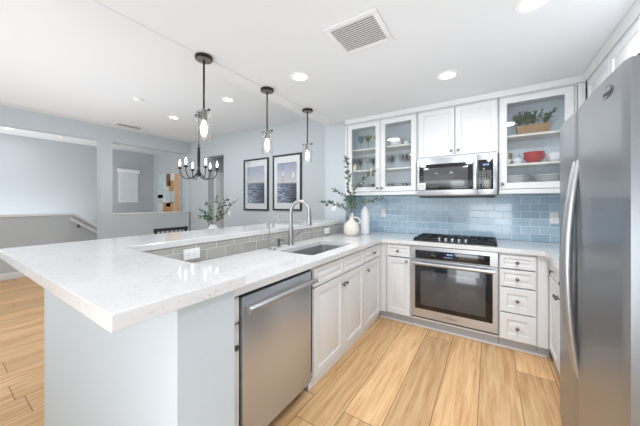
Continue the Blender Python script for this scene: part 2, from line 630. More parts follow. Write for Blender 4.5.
def tag(o, label, cat, group=None):
    o['label'] = label
    o['category'] = cat
    if group:
        o['group'] = group
    return o


def struct(o):
    o['kind'] = 'structure'
    return o


def kids(o):
    return [c for c in bpy.data.objects if c.parent == o]


def dup(root, loc, label, rz=None):
    r = root.copy()
    C.objects.link(r)
    r.location = loc
    if rz is not None:
        r.rotation_euler = (0, 0, rz)
    r['label'] = label
    for ch in kids(root):
        c = ch.copy()
        C.objects.link(c)
        c.parent = r
        for g in kids(ch):
            d = g.copy()
            C.objects.link(d)
            d.parent = c
    return r


def rrect(x0, x1, y0, y1, r, n=5):
    out = []
    for cx, cy, a0 in ((x1 - r, y0 + r, -90), (x1 - r, y1 - r, 0), (x0 + r, y1 - r, 90), (x0 + r, y0 + r, 180)):
        for i in range(n + 1):
            a = R(a0 + 90 * i / n)
            out.append((cx + r * math.cos(a), cy + r * math.sin(a)))
    return out


def spline(pts, n=8):
    """Catmull-Rom through points"""
    P = [Vector(p) for p in pts]
    P = [P[0] * 2 - P[1]] + P + [P[-1] * 2 - P[-2]]
    out = []
    for i in range(1, len(P) - 2):
        for j in range(n):
            t = j / n
            a, b, c, d = P[i - 1], P[i], P[i + 1], P[i + 2]
            out.append(0.5 * ((2 * b) + (c - a) * t + (2 * a - 5 * b + 4 * c - d) * t * t + (3 * b - a - 3 * c + d) * t ** 3))
    out.append(P[-2])
    return out


# ================================================================== SETTING
ZK, ZB, ZD = 2.415, 2.411, 2.74      # kitchen ceiling, beam underside, dining ceiling
YW = 3.478                          # kitchen back wall
XR = 1.045                          # kitchen right wall
YP = 3.55                           # dining picture wall
XL = -6.0                           # dining left wall
FRONT = -1.9                        # how far the floor and ceilings come towards the living room

b = MB(); b.box(-8.6, 1.3, FRONT, 5.2, -0.06, 0, M['floor'])
struct(b.build('floor'))
b = MB(); b.box(-1.797, XR + .1, FRONT, YW + .1, ZK, ZK + .3, M['ceil'])
struct(b.build('ceiling'))
b = MB(); b.box(-1.955, -1.797, FRONT, 3.60, ZB, ZK + .3, M['ceil'])
struct(b.build('beam_ceiling'))
b = MB(); b.box(-8.6, -1.955, FRONT, YP + .4, ZD, ZD + .06, M['ceil'])
struct(b.build('ceiling_dining'))
b = MB(); b.box(-1.645, XR + .1, YW, YW + .12, 0, ZK, M['wall'])
struct(b.build('wall_back'))
b = MB(); b.box(XR, XR + .12, FRONT + .6, YW, 0, ZK, M['wall'])
struct(b.build('wall_right'))
b = MB(); b.box(-1.97, -1.645, 3.17, YP + .05, 0, ZB, M['wall'])
struct(b.build('wall_stub'))
# picture wall with the hall opening
b = MB()
b.box(-4.75, -1.97, YP, YP + .14, 0, ZD, M['wall'])
b.box(-6.0, -5.30, YP, YP + .14, 0, ZD, M['wall'])
b.box(-5.30, -4.75, YP, YP + .14, 2.34, ZD, M['wall'])
struct(b.build('wall_pictures'))
b = MB()
b.box(-5.42, -5.30, YP + .14, 5.1, 0, 2.5, M['wall'])
b.box(-5.42, -3.9, 5.1, 5.2, 0, 2.5, M['wall'])
b.box(-4.0, -3.9, YP + .14, 5.1, 0, 2.5, M['wall'])
b.box(-5.42, -3.9, YP + .14, 5.2, 2.5, 2.56, M['ceil'])
struct(b.build('wall_hall'))
b = MB()
b.box(-5.298, -5.262, YP + .16, 4.30, 0.01, 2.02, M['doorw'], .003)
for z0, z1 in ((.22, .95), (1.1, 1.85)):
    b.box(-5.262, -5.256, 3.80, 4.20, z0, z1, M['doorw'], .002)
struct(b.build('door_1'))
# dining left wall: stair opening, column, pass-through opening
T = 0.18
b = MB()
b.box(XL - T, XL, FRONT, 3.60, 2.468, ZD, M['wall'])
b.box(XL - T, XL, 1.835, 2.015, 0, 2.468, M['wall'])
b.box(XL - T, XL, 2.015, 3.60, 0, 1.085, M['wall'])
b.box(XL - T, XL, 3.53, 3.69, 0, 2.468, M['wall'])
struct(b.build('wall_left'))
b = MB(); b.box(XL - T - .015, XL + .015, 2.016, 3.529, 1.087, 1.105, M['trimw'], .003)
struct(b.build('sill_1'))
# stairwell shell beyond
b = MB(); b.box(-8.52, -8.4, FRONT, 4.0, 0, ZD, M['wall_dim'])
struct(b.build('wall_stairwell'))
b = MB(); b.box(-8.4, XL - T, 3.82, 3.94, 0, ZD, M['wall_dim'])
struct(b.build('wall_stairwell_side'))
# half wall beside the stairs, stepping down with the flight
b = MB()
b.prism([(FRONT, 0), (2.9, 0), (2.9, .15), (1.68, 1.065), (FRONT, 1.065)], -7.0, -6.9, M['wall_dim'], 'x')
struct(b.build('wall_half'))
b = MB()
b.prism([(FRONT, 1.068), (1.672, 1.068), (2.9, .153), (2.9, .203), (1.69, 1.108), (FRONT, 1.108)], -7.025, -6.875, M['trimw'], 'x')
struct(b.build('trim_1'))
b = MB(); b.box(-6.9, -6.885, FRONT, 1.83, 0, .115, M['trimw'], .003)
struct(b.build('baseboard_stairs'))
# peninsula knee walls (L shaped)
b = MB()
b.box(-2.06, -.705, .381, .569, 0, 1.032, M['wall'])
b.box(-1.96, -1.678, .569, 3.168, 0, 1.032, M['wall'])
struct(b.build('wall_peninsula'))
# tile
b = MB(); b.box(-1.643, XR - .001, YW - .009, YW - .001, .916, 1.405, M['tile'])
struct(b.build('trim_2'))
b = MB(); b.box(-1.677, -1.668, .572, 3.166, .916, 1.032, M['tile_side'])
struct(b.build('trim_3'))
b = MB(); b.box(-1.644, -1.636, 3.172, YW - .010, .916, 1.405, M['tile_return'])
struct(b.build('trim_4'))
# crown moulding over the wall cabinets
YU = 3.137                          # front plane of the wall cabinet doors
b = MB()
b.prism([(YU + .012, 2.362), (YU - .004, 2.362), (YU - .008, 2.375), (YU - .030, ZK - .010), (YU - .030, ZK - .002), (YU + .012, ZK - .002)], -1.62, .70, M['white'], 'x')
struct(b.build('trim_5'))
b = MB()
b.prism([(.712, 2.362), (.696, 2.362), (.692, 2.375), (.670, ZK - .010), (.670, ZK - .002), (.712, ZK - .002)], .9, 3.12, M['white'], 'y')
struct(b.build('trim_6'))
# white shoe strips along the toe kicks
b = MB(); b.box(-1.055, .41, 2.895, 2.903, 0, .022, M['trimw'], .003)
struct(b.build('trim_7'))
b = MB(); b.box(-1.068, -1.056, 1.482, 2.893, 0.001, .072, M['trimw'], .003)
struct(b.build('trim_8'))

# window on the far stairwell wall
b = MB(); b.box(-8.399, -8.385, 2.95, 3.41, 1.35, 2.23, M['trimw'])
struct(b.build('window_1'))
t = thing('window_blind', 'white horizontal blind on the window seen through the pass-through opening', 'blind', (-8.38, 3.18, 1.33))
b = MB(); b.box(0, .06, -.265, .265, .80, .90, M['blind'], .005); b.build('headrail', t)
b = MB()
for i in range(17):
    z = .03 + i * .045
    b.obox((.025, 0, z), (.05, .45, .003), Matrix.Rotation(R(48), 3, 'Y'), M['blind'])
b.build('slats', t)
b = MB(); b.box(.005, .045, -.23, .23, -.01, .012, M['blind'], .003); b.build('bottom_rail', t)

# ================================================================== CABINETS
RAISED = [(0, .022), (0, .003), (.003, 0), (.052, 0), (.058, .010), (.068, .010), (.090, .002), (.094, .001)]
RAISED_D = [(0, .022), (0, .003), (.003, 0), (.030, 0), (.035, .009), (.042, .009), (.056, .002), (.058, .001)]


def knob(par, x, z, y=0.0):
    b = MB()
    b.lathe([(.0085, 0), (.006, .003), (.0055, .012), (.012, .017), (.0145, .022), (.013, .027), (.007, .0295), (0, .030)], M['nickel'], (x, y, z), 16, 'y')
    o = b.build('knob', par)
    o['label'] = 'brushed nickel knob'
    return o


def door(par, x0, x1, z0, z1, kn=None, name='door', prof=None):
    b = MB()
    p = prof or (RAISED if min(x1 - x0, z1 - z0) > .21 else RAISED_D)
    b.panel(x0, x1, z0, z1, 0, p, M['white'])
    o = b.build(name, par)
    if kn:
        knob(o, kn[0], kn[1])
    return o


def base_cabinet(label, loc, rz, w, fronts, depth=.60, toe=True, toeback=.06, group='white base cabinets', body=True):
    """local x along the front, -y towards the room, front plane of the doors at y=0"""
    t = thing('base_cabinet', label, 'cabinet', loc, rz, group)
    if body:
        b = MB()
        T = .018
        b.box(0, T, .023, depth, .10, .872, M['white'])
        b.box(w - T, w, .023, depth, .10, .872, M['white'])
        b.box(T, w - T, .023, depth, .10, .118, M['white'])
        b.box(T, w - T, depth - .012, depth, .118, .872, M['white'])
        b.box(T, w - T, .023, .043, .84, .872, M['white'])
        b.build('body', t)
    if toe:
        b = MB()
        b.box(0, w, toeback, toeback + .015, .0, .099, M['toe'])
        b.build('toe_kick', t)
    for f in fronts:
        kind, x0, x1, z0, z1, kn = f
        door(t, x0, x1, z0, z1, kn, kind)
    return t


# --- peninsula run: local x -> +y, front faces +x.   front plane x = -1.025
RZ = R(90)
XF = -1.025
base_cabinet('white cabinet end showing one knob between the grey half wall and the dishwasher', (XF, .575, 0), RZ, .285,
             [('drawer', .004, .281, .735, .858, None), ('door', .004, .281, .085, .725, (.247, .628))], depth=.62)
base_cabinet('white sink base cabinet with two blank fronts above two paneled doors', (XF, 1.482, 0), RZ, .90,
             [('blank_front', .030, .462, .722, .858, None), ('blank_front', .470, .890, .722, .858, None),
              ('door', .030, .462, .082, .712, (.437, .640)), ('door', .470, .890, .082, .712, (.495, .640))], depth=.62, toeback=.035)
base_cabinet('white cabinet with one drawer over one door between sink base and inside corner', (XF, 2.384, 0), RZ, .445,
             [('drawer', .012, .432, .722, .858, (.222, .79)), ('door', .012, .432, .082, .712, (.062, .640))], depth=.62, toeback=.035)
# --- back run: front plane y = 2.83
YF = 2.83
base_cabinet('narrow white cabinet with one drawer and one door left of the wall oven', (-.957, YF, 0), 0, .262,
             [('drawer', .006, .254, .733, .858, (.130, .795)), ('door', .006, .254, .112, .722, (.222, .690))], toeback=.073)
base_cabinet('stack of four white drawers to the right of the wall oven', (.074, YF, 0), 0, .266,
             [('drawer', .006, .258, .737, .858, (.130, .795)), ('drawer', .006, .258, .578, .728, (.130, .652)),
              ('drawer', .006, .258, .352, .569, (.130, .462)), ('drawer', .006, .258, .112, .343, (.130, .225))], toeback=.073)
# corner fillers
t = thing('corner_filler', 'plain white filler strip in the inside corner beside the sink run', 'cabinet filler', (-1.02, 2.83, 0))
b = MB(); b.box(-.024, .061, .016, .040, .10, .872, M['white']); b.box(-.024, .004, .0005, .0165, .10, .872, M['white']); b.build('strip', t)
b = MB(); b.box(-.034, .061, .073, .088, 0, .099, M['toe']); b.build('toe_kick', t)
t = thing('corner_filler', 'plain white filler strip in the right corner beside the drawer stack', 'cabinet filler', (.342, 2.83, 0))
b = MB(); b.box(0, .072, .018, .040, .10, .872, M['white']); b.build('strip', t)
b = MB(); b.box(0, .085, .073, .088, 0, .099, M['toe']); b.build('toe_kick', t)
# oven housing
t = thing('oven_cabinet', 'white housing with grey toe kick around and under the wall oven', 'cabinet', (-.692, YF, 0))
b = MB()
b.box(0, .002, .023, .60, .10, .872, M['white']); b.build('side_panel', t)
b = MB(); b.box(.761, .763, .023, .60, .10, .872, M['white']); b.build('side_panel', t)
b = MB(); b.box(.003, .760, .023, .60, .100, .118, M['white']); b.build('shelf', t)
b = MB(); b.box(0, .763, .073, .088, 0, .099, M['toe']); b.build('toe_kick', t)
b = MB(); b.box(.01, .753, .052, .060, .09, .136, M['toe']); b.build('base_panel', t)
# --- right run: front faces -x at x = .41 ; local x -> -y
RZR = R(-90)
base_cabinet('white cabinet with two drawers over two doors half hidden by the refrigerator', (.415, 2.845, 0), RZR, .730,
             [('drawer', .012, .360, .735, .858, (.186, .785)), ('drawer', .368, .716, .735, .858, (.542, .785)),
              ('door', .012, .360, .112, .725, (.336, .640)), ('door', .368, .716, .112, .725, (.392, .640))], depth=.60, toeback=.03)


# --- wall cabinets
def wall_cabinet(label, x0, x1, z0, doors, glass, shelves=(), rz=0, loc=None, depth=.325):
    """local: x from 0..w, y 0 = door front, body .022 .. depth"""
    wd = x1 - x0
    t = thing('wall_cabinet', label, 'cabinet', loc or (x0, YU, 0), rz, 'white wall cabinets')
    lin = M['cabin'] if glass else M['white']
    Z1 = 2.358
    b = MB()
    b.box(0, .018, .0235, depth, z0, Z1, M['white'])
    b.box(wd - .018, wd, .0235, depth, z0, Z1, M['white'])
    b.box(.018, wd - .018, .0235, depth, z0, z0 + .03, M['white'])
    b.box(.018, wd - .018, .0235, depth, Z1 - .02, Z1, M['white'])
    b.box(0, wd, .003, .0233, z0, min(d[2] for d in doors) - .004, M['white'])
    b.box(0, wd, .003, .0233, 2.349, Z1, M['white'])
    b.build('body', t)
    if glass:
        b = MB()
        b.box(.0185, wd - .0185, depth - .012, depth, z0 + .031, Z1 - .021, lin)
        b.box(.0185, .0225, .05, depth - .013, z0 + .031, Z1 - .021, lin)
        b.box(wd - .0225, wd - .0185, .05, depth - .013, z0 + .031, Z1 - .021, lin)
        nb = int(wd / .06)
        for i in range(1, nb):
            b.box(i * wd / nb - .002, i * wd / nb + .002, depth - .0135, depth - .012, z0 + .04, Z1 - .03, M['white'])
        b.build('lining', t)
        for zs in shelves:
            b = MB(); b.box(.024, wd - .024, .055, depth - .014, zs - .010, zs + .010, M['shelf'], .002)
            b.build('shelf', t)
    else:
        b = MB(); b.box(.018, wd - .018, depth - .012, depth, z0 + .03, Z1 - .02, M['white']); b.build('back_panel', t)
    for d in doors:
        a, c, dz0, dz1, kx, kz = d
        if glass:
            b = MB()
            b.panel(a, c, dz0, dz1, 0, [(0, .021), (0, .003), (.003, 0), (.054, 0), (.060, .006), (.060, .021)], M['white'], hole=True)
            o = b.build('door', t)
            g = MB(); g.box(a + .061, c - .061, .012, .015, dz0 + .061, dz1 - .061, M['pane'])
            g.build('glass_pane', o)['label'] = 'clear glass pane'
            knob(o, kx, kz)
        else:
            door(t, a, c, dz0, dz1, (kx, kz) if kx is not None else None)
    return t


wall_cabinet('white wall cabinet with two glass doors full of glassware, left of the microwave', -1.606, -.698, 1.412,
             [(.014, .462, 1.455, 2.345, .437, 1.497), (.468, .898, 1.455, 2.345, .492, 1.497)], True, (1.735, 2.015))
t_mid = wall_cabinet('white wall cabinet with two solid paneled doors directly above the microwave', -.694, .078, 1.812,
                     [(.012, .382, 1.828, 2.345, .352, 1.875), (.388, .760, 1.828, 2.345, .418, 1.875)], False)
wall_cabinet('white wall cabinet with one glass door showing red bowls and a planter', .082, .650, 1.405,
             [(.006, .545, 1.450, 2.345, .028, 1.500)], True, (1.69, 1.972))
# right wall cabinets: front faces -x at x=.70, local x -> -y
wall_cabinet('white wall cabinet on the right wall in the corner beyond the refrigerator', 0, .995, 1.412,
             [(.030, .507, 1.455, 2.345, .47, 1.50), (.513, .990, 1.455, 2.345, .55, 1.50)], False, (), RZR, (.701, 3.132, 0))
wall_cabinet('white wall cabinet high above the refrigerator with two paneled doors', 0, 1.06, 1.87,
             [(.012, .526, 1.885, 2.345, .49, 1.93), (.534, 1.048, 1.885, 2.345, .57, 1.93)], False, (), RZR, (.700, 2.132, 0))
t = thing('corner_filler', 'plain white vertical filler between the right glass cabinet and corner', 'cabinet filler', (.653, YU, 0))
b = MB(); b.box(0, .046, .003, .025, 1.412, 2.358, M['white']); b.build('strip', t)
t = thing('corner_filler', 'narrow white filler between the blue stub wall and left glass cabinet', 'cabinet filler', (-1.634, YU, 0))
b = MB(); b.box(0, .026, .010, .325, 1.412, 2.358, M['white']); b.build('strip', t)

# ================================================================== COUNTERS
sink_hole = rrect(-1.480, -1.130, 1.635, 2.335, .028)
outer = [(-1.667, .572), (-1.003, .572), (-1.003, 2.814), (.383, 2.814), (.383, 2.128), (1.043, 2.128), (1.043, YW - .011), (-1.634, YW - .011), (-1.634, 3.168), (-1.667, 3.168)]
b = MB(); b.slab(outer, [sink_hole], .8745, .914, M['quartz'])
tag(b.build('countertop', smooth=False), 'white quartz kitchen countertop running round the sink and cooktop', 'countertop')
b = MB()
b.slab([(-2.15, .227), (-.687, .227), (-.687, .604), (-1.668, .604), (-1.668, 3.166), (-2.15, 3.166)], [], 1.035, 1.076, M['quartz'])
o = b.build('bar_top', smooth=False)
tag(o, 'raised white quartz breakfast bar top on the grey half walls', 'bar top')
mod = o.modifiers.new('edge', 'BEVEL'); mod.width = .004; mod.segments = 2; mod.limit_method = 'ANGLE'

# sink
t = thing('kitchen_sink', 'undermount stainless steel sink in the white peninsula counter', 'sink', (-1.305, 1.985, .874))
b = MB()
L1 = rrect(-.182, .182, -.357, .357, .032)
L2 = rrect(-.177, .177, -.352, .352, .032)
L3 = rrect(-.166, .166, -.341, .341, .04)
L4 = rrect(-.140, .140, -.315, .315, .04)
loops = []
bm = b.bm; k = b.mi(M['sink'])
for L, z in ((rrect(-.20, .20, -.375, .375, .04), -.001), (L1, -.001), (L2, -.004), (L3, -.19), (L4, -.205)):
    loops.append([bm.verts.new((x, y, z)) for x, y in L])
for A, B in zip(loops, loops[1:]):
    n = len(A)
    for i in range(n):
        bm.faces.new((A[i], A[(i + 1) % n], B[(i + 1) % n], B[i])).material_index = k
bm.faces.new(loops[-1]).material_index = k
b.build('basin', t)
b = MB(); b.lathe([(.042, 0), (.042, .003), (.03, .004), (.025, .001), (0, .001)], M['chrome'], (0, .02, -.2045), 20); b.build('drain', t)

# faucet
t = thing('kitchen_faucet', 'tall brushed steel gooseneck faucet behind the sink', 'faucet', (-1.575, 1.925, .914))
b = MB(); b.lathe([(.030, .0005), (.030, .006), (.025, .010), (.024, .05), (.023, .15), (.018, .17)], M['chrome'], (0, 0, 0), 20); b.build('base', t)
b = MB()
pts = [(0, 0, .16), (0, 0, .30)]
ax = Vector((.92, .39, 0)).normalized()
rad = .088
for i in range(13):
    a = PI - PI * i / 12
    p = ax * (rad + rad * math.cos(a)) + Vector((0, 0, .31 + .105 * math.sin(a)))
    pts.append(tuple(p))
b.tube(pts, .0165, M['chrome'], 14); b.build('neck', t)
b = MB()
e = ax * 2 * rad
b.lathe([(.0175, .31), (.0195, .30), (.022, .23), (.0245, .20), (.023, .190), (0, .190)], M['chrome'], (e.x, e.y, 0), 18)
o = b.build('spray_head', t)
b = MB(); b.tube([(.005, .015, .085), (.01, .04, .088), (.02, .075, .098), (.03, .125, .118)], [.011, .009, .0075, .0065], M['bronze_light'], 10, flat=.7); b.build('lever', t)
# small filtered-water tap
t = thing('filter_tap', 'slim chrome filtered water tap with thin gooseneck near the dishwasher end', 'faucet', (-1.60, 1.66, .914))
b = MB(); b.lathe([(.020, .0005), (.020, .006), (.013, .012), (.011, .05), (.012, .075), (.008, .085)], M['chrome'], (0, 0, 0), 16); b.build('base', t)
b = MB()
pts = [(0, 0, .08), (0, 0, .22)]
for i in range(11):
    a = PI - PI * i / 10
    p = ax * (.045 + .045 * math.cos(a)) + Vector((0, 0, .235 + .05 * math.sin(a)))
    pts.append(tuple(p))
pts.append(tuple(ax * .09 + Vector((0, 0, .215))))
b.tube(pts, .005, M['chrome'], 10); b.build('neck', t)
b = MB(); b.tube([(.01, .005, .062), (.03, .02, .070), (.048, .032, .082)], [.006, .005, .004], M['chrome'], 8); b.build('lever', t)
t = thing('soap_dispenser', 'short steel soap dispenser between the filter tap and tall faucet', 'dispenser', (-1.60, 1.785, .914))
b = MB(); b.lathe([(.017, .0005), (.017, .005), (.012, .010), (.0115, .055)], M['nickel'], (0, 0, 0), 16); b.build('base', t)
b = MB(); b.lathe([(.014, .056), (.014, .072), (.010, .076), (0, .077)], M['nickel'], (0, 0, 0), 16); b.tube([(0, 0, .066), (.045, .01, .064)], .006, M['nickel'], 8); b.build('pump_head', t)
b = MB(); b.lathe([(.017, .0005), (.017, .010), (.015, .013), (.009, .013), (.009, .018), (0, .018)], M['chrome'], (-1.52, 1.640, .914), 16)
tag(b.build('disposal_button'), 'small round chrome disposal button at the corner of the sink', 'button')

# ================================================================== DISHWASHER
t = thing('dishwasher', 'stainless steel dishwasher with bar handle at the end of the peninsula', 'dishwasher', (-1.02, .866, 0), RZ)
W = .604
b = MB(); b.box(.004, W - .004, .030, .60, .11, .855, M['black']); b.build('body', t)
b = MB(); b.box(.006, W - .006, 0, .029, .092, .850, M['steel'], .004); b.build('door', t)
b = MB(); b.box(.006, W - .006, .004, .029, .8515, .866, M['black'], .002); b.build('control_strip', t)
b = MB(); b.box(.01, W - .01, .075, .09, .004, .105, M['black']); b.build('toe_kick', t)
b = MB()
b.tube([(.004, -.048, .795), (W - .012, -.048, .795)], .016, M['handle'], 14)
for x in (.03, W - .04):
    b.tube([(x, -.001, .795), (x, -.046, .795)], .009, M['handle'], 10)
o = b.build('handle', t)

# ================================================================== WALL OVEN
t = thing('wall_oven', 'built-in stainless wall oven under the gas cooktop', 'oven', (-.688, 2.822, .14))
W = .755
b = MB(); b.box(.012, W - .012, .026, .57, .0, .722, M['black']); b.build('body', t)
b = MB()
b.panel(0, W, .598, .729, .0, [(0, .025), (0, .002), (.002, 0)], M['steelh'])
o = b.build('control_panel', t)
b = MB(); b.box(.042, W - .060, -.002, -.0005, .604, .690, M['blackglass'], .0006); o2 = b.build('glass_strip', o)
b = MB(); b.box(.305, .400, -.0035, -.0022, .628, .684, M['display']); b.build('clock_display', o)
b = MB()
for i, (x, h) in enumerate(((.340, .014), (.352, .014), (.368, .014), (.380, .014))):
    b.box(x, x + .008, -.0042, -.0036, .658, .658 + h, M['digits'])
for i in range(5):
    b.box(.318 + i * .015, .326 + i * .015, -.0042, -.0036, .634, .640, M['digits'])
b.build('clock_lettering', o)
for x in (.20, .225, .45, .475, .50, .525, .55, .575):
    b = MB(); b.box(x, x + .012, -.0030, -.0021, .640, .646, M['print_grey']); b.build('key', o)
b = MB()
b.panel(0, W, .0, .592, .0, [(0, .025), (0, .003), (.003, 0)], M['steelh'])
d = b.build('door', t)
b = MB(); b.box(.040, W - .040, -.0025, -.0005, .085, .530, M['blackglass'], .0008); b.build('window_surround', d)
b = MB(); b.box(.095, W - .095, -.0040, -.0026, .130, .480, M['darkglass'], .0005); b.build('window', d)
b = MB()
b.tube([(.030, -.050, .560), (W - .030, -.050, .560)], .018, M['handle'], 14)
for x in (.06, W - .06):
    b.tube([(x, -.001, .560), (x, -.046, .560)], .010, M['handle'], 10)
b.build('handle', d)
b = MB(); b.box(.0, W, .02, .028, -.018, -.002, M['black']); b.build('vent_slot', t)


def text_mesh(name, body, size, loc, rot, m, parent=None, ext=0.0004):
    cu = bpy.data.curves.new(name, 'FONT')
    cu.body = body
    cu.size = size
    cu.extrude = ext
    cu.align_x = 'CENTER'
    cu.align_y = 'CENTER'
    tmp = bpy.data.objects.new(name + '_tmp', cu)
    C.objects.link(tmp)
    bpy.context.view_layer.update()
    dg = bpy.context.evaluated_depsgraph_get()
    me = bpy.data.meshes.new_from_object(tmp.evaluated_get(dg))
    bpy.data.objects.remove(tmp)
    me.materials.clear()
    me.materials.append(m)
    o = bpy.data.objects.new(name, me)
    C.objects.link(o)
    o.location = loc
    o.rotation_euler = rot
    if parent:
        o.parent = parent
    return o


text_mesh('brand_lettering', 'Whirlpool', .024, (.375, -.001, .042), (R(90), 0, 0), M['slot'], d)

# ================================================================== COOKTOP
t = thing('gas_cooktop', 'black and steel gas cooktop with five burners set in the back counter', 'cooktop', (-.310, 3.125, .914))
b = MB(); b.slab(rrect(-.375, .375, -.255, .255, .02), [], .0008, .010, M['black']); b.build('base', t)
bn = [(-.25, .13), (-.25, -.12), (.0, .06), (.25, .13), (.25, -.12)]
for x, y in bn:
    b = MB(); b.lathe([(.05, .0105), (.05, .018), (.038, .022), (.038, .028), (.03, .030), (0, .030)], M['iron'], (x, y, 0), 20); b.build('burner', t)
for x0, x1 in ((-.368, -.128), (-.122, .122), (.128, .368)):
    b = MB()
    y0 = -.235 if abs(x0 + x1) > .01 else -.13
    z = .031
    for x in (x0 + .008, x1 - .008):
        b.box(x - .007, x + .007, y0, .24, z - .012, z, M['iron'], .002)
    for y in (y0 + .008, .232):
        b.box(x0, x1, y - .007, y + .007, z - .012, z, M['iron'], .002)
    xm = (x0 + x1) / 2
    b.box(xm - .006, xm + .006, y0 + .01, .23, z - .010, z + .004, M['iron'], .002)
    for y in ((.13, -.12) if y0 < -.2 else (.06,)):
        b.box(x0 + .01, x1 - .01, y - .006, y + .006, z - .010, z + .004, M['iron'], .002)
    for x in (x0 + .01, x1 - .01):
        for y in (y0 + .01, .23):
            b.box(x - .006, x + .006, y - .006, y + .006, .0102, z - .004, M['iron'])
    b.build('grate', t)
for i in range(5):
    b = MB(); b.lathe([(.021, .0102), (.021, .014), (.016, .016), (.015, .036), (.012, .040), (0, .040)], M['handle'], (-.12 + i * .06, -.200, 0), 16)
    b.build('knob', t)

# ================================================================== MICROWAVE
t = thing('microwave_oven', 'stainless over-the-range microwave mounted above the gas cooktop', 'microwave', (-.684, 3.082, 1.385))
W = .753
b = MB(); b.box(0, W, .030, .385, 0, .42, M['fridge_side'], .003); b.build('body', t)
b = MB(); b.box(0, .582, 0, .029, .012, .418, M['steelh'], .003); d = b.build('door', t)
b = MB(); b.box(.022, .545, -.003, -.0005, .068, .352, M['blackglass'], .0008); b.build('window_surround', d)
b = MB(); b.box(.070, .500, -.0045, -.0032, .098, .310, M['darkglass'], .0005); b.build('window', d)
b = MB(); b.box(.548, .580, -.030, -.002, .060, .366, M['handle'], .006); b.build('handle', d)
b = MB(); b.box(.024, .090, -.0052, -.0046, .074, .150, M['sticker']); b.box(.030, .080, -.0056, -.0053, .100, .106, M['print_grey']); b.box(.030, .070, -.0056, -.0053, .120, .126, M['print_grey'])
o = b.build('sticker', d); o['label'] = 'small white paper sticker'
b = MB(); b.box(.585, W, 0, .029, .012, .418, M['steelh'], .003); c = b.build('control_panel', t)
b = MB(); b.box(.590, .718, -.003, -.0005, .066, .362, M['blackglass'], .0008); b.build('glass_strip', c)
b = MB(); b.box(.622, .690, -.0042, -.0032, .292, .332, M['display']); b.build('clock_display', c)
b = MB()
for x in (.634, .646, .662, .674):
    b.box(x, x + .007, -.0048, -.0043, .303, .320, M['digits'])
b.build('digits', c)
b = MB()
for r_ in range(9):
    for q in range(5):
        x = .600 + q * .022 + random.uniform(-.002, .002)
        z = .082 + r_ * .020
        b.box(x, x + random.uniform(.010, .017), -.0042, -.0032, z, z + .008, M['print_grey'])
b.build('keypad', c)
b = MB(); b.box(.02, W - .02, .02, .36, -.012, -.001, M['black'], .002); b.build('underside_grille', t)

# ================================================================== REFRIGERATOR
t = thing('refrigerator', 'stainless side-by-side refrigerator against the right wall', 'refrigerator', (.352, 1.185, 0))
# local: x into the wall, y along the front
FW, FH = .935, 1.765
b = MB(); b.box(.075, .680, .006, FW - .006, .02, FH - .018, M['fridge_side'], .004); b.build('body', t)


def fdoor(y0, y1, cut=None):
    b = MB()

    def fx(y):
        u = (y - y0) / (y1 - y0)
        return .006 * (2 * u - 1) ** 2 + (.006 * max(0, abs(2 * u - 1) - .95) / .05)

    def piece(a, c, z0, z1, n):
        ys = [a + (c - a) * i / n for i in range(n + 1)]
        b.prism([(fx(y), y) for y in ys] + [(.070, c), (.070, a)], z0, z1, M['fridge'])
    if not cut:
        piece(y0, y1, .06, FH, 20)
    else:
        a, c, z0, z1 = cut
        piece(y0, y1, .06, z0, 20); piece(y0, y1, z1, FH, 20)
        piece(y0, a, z0, z1, 6); piece(c, y1, z0, z1, 6)
    return b.build('door', t)


ds = .562
d1 = fdoor(0.002, ds - .004)
d2 = fdoor(ds + .004, FW - .002, (ds + .06, FW - .07, .93, 1.25))
b = MB()
b.box(.055, .069, ds + .061, FW - .071, .931, 1.249, M['black'])
b.box(.012, .055, ds + .061, FW - .071, 1.15, 1.249, M['black'], .004)
b.box(.008, .055, ds + .061, FW - .071, .931, .945, M['slot'], .003)
b.tube([(.035, ds + .18, 1.15), (.035, ds + .18, 1.09)], .014, M['handle'], 10)
b.build('water_dispenser', d2)
for yy, dd in ((ds - .030, d1), (ds + .034, d2)):
    b = MB()
    pts, rs = [], []
    for i in range(25):
        u = i / 24
        s_ = math.sin(PI * u)
        pts.append((.010 - .044 * s_ ** .8, yy, 1.52 - 1.04 * u))
        rs.append(.011 + .007 * s_)
    b.tube(pts, rs, M['handle'], 14)
    b.build('handle', dd)
b = MB()
b.box(.03, .12, .012, .075, FH - .017, FH + .012, M['slot'], .004)
b.build('hinge_cover', t)
b = MB(); b.box(.04, .07, .02, FW - .02, .0, .055, M['slot']); b.build('base_grille', t)
# maker's badge: lettering inside a swoosh ring
b = MB()
pts = []
for i in range(20):
    a = R(-150 + 250 * i / 19)
    pts.append((-.0003, .155 - .046 * math.cos(a) , 1.712 + .020 * math.sin(a)))
b.tube(pts, [.0006 + .0011 * math.sin(PI * i / 19) for i in range(20)], M['slot'], 6)
b.build('badge_ring', d1)
text_mesh('badge_lettering', 'Whirlpool', .019, (.0005, .155, 1.708), (R(90), 0, R(-90)), M['slot'], d1)


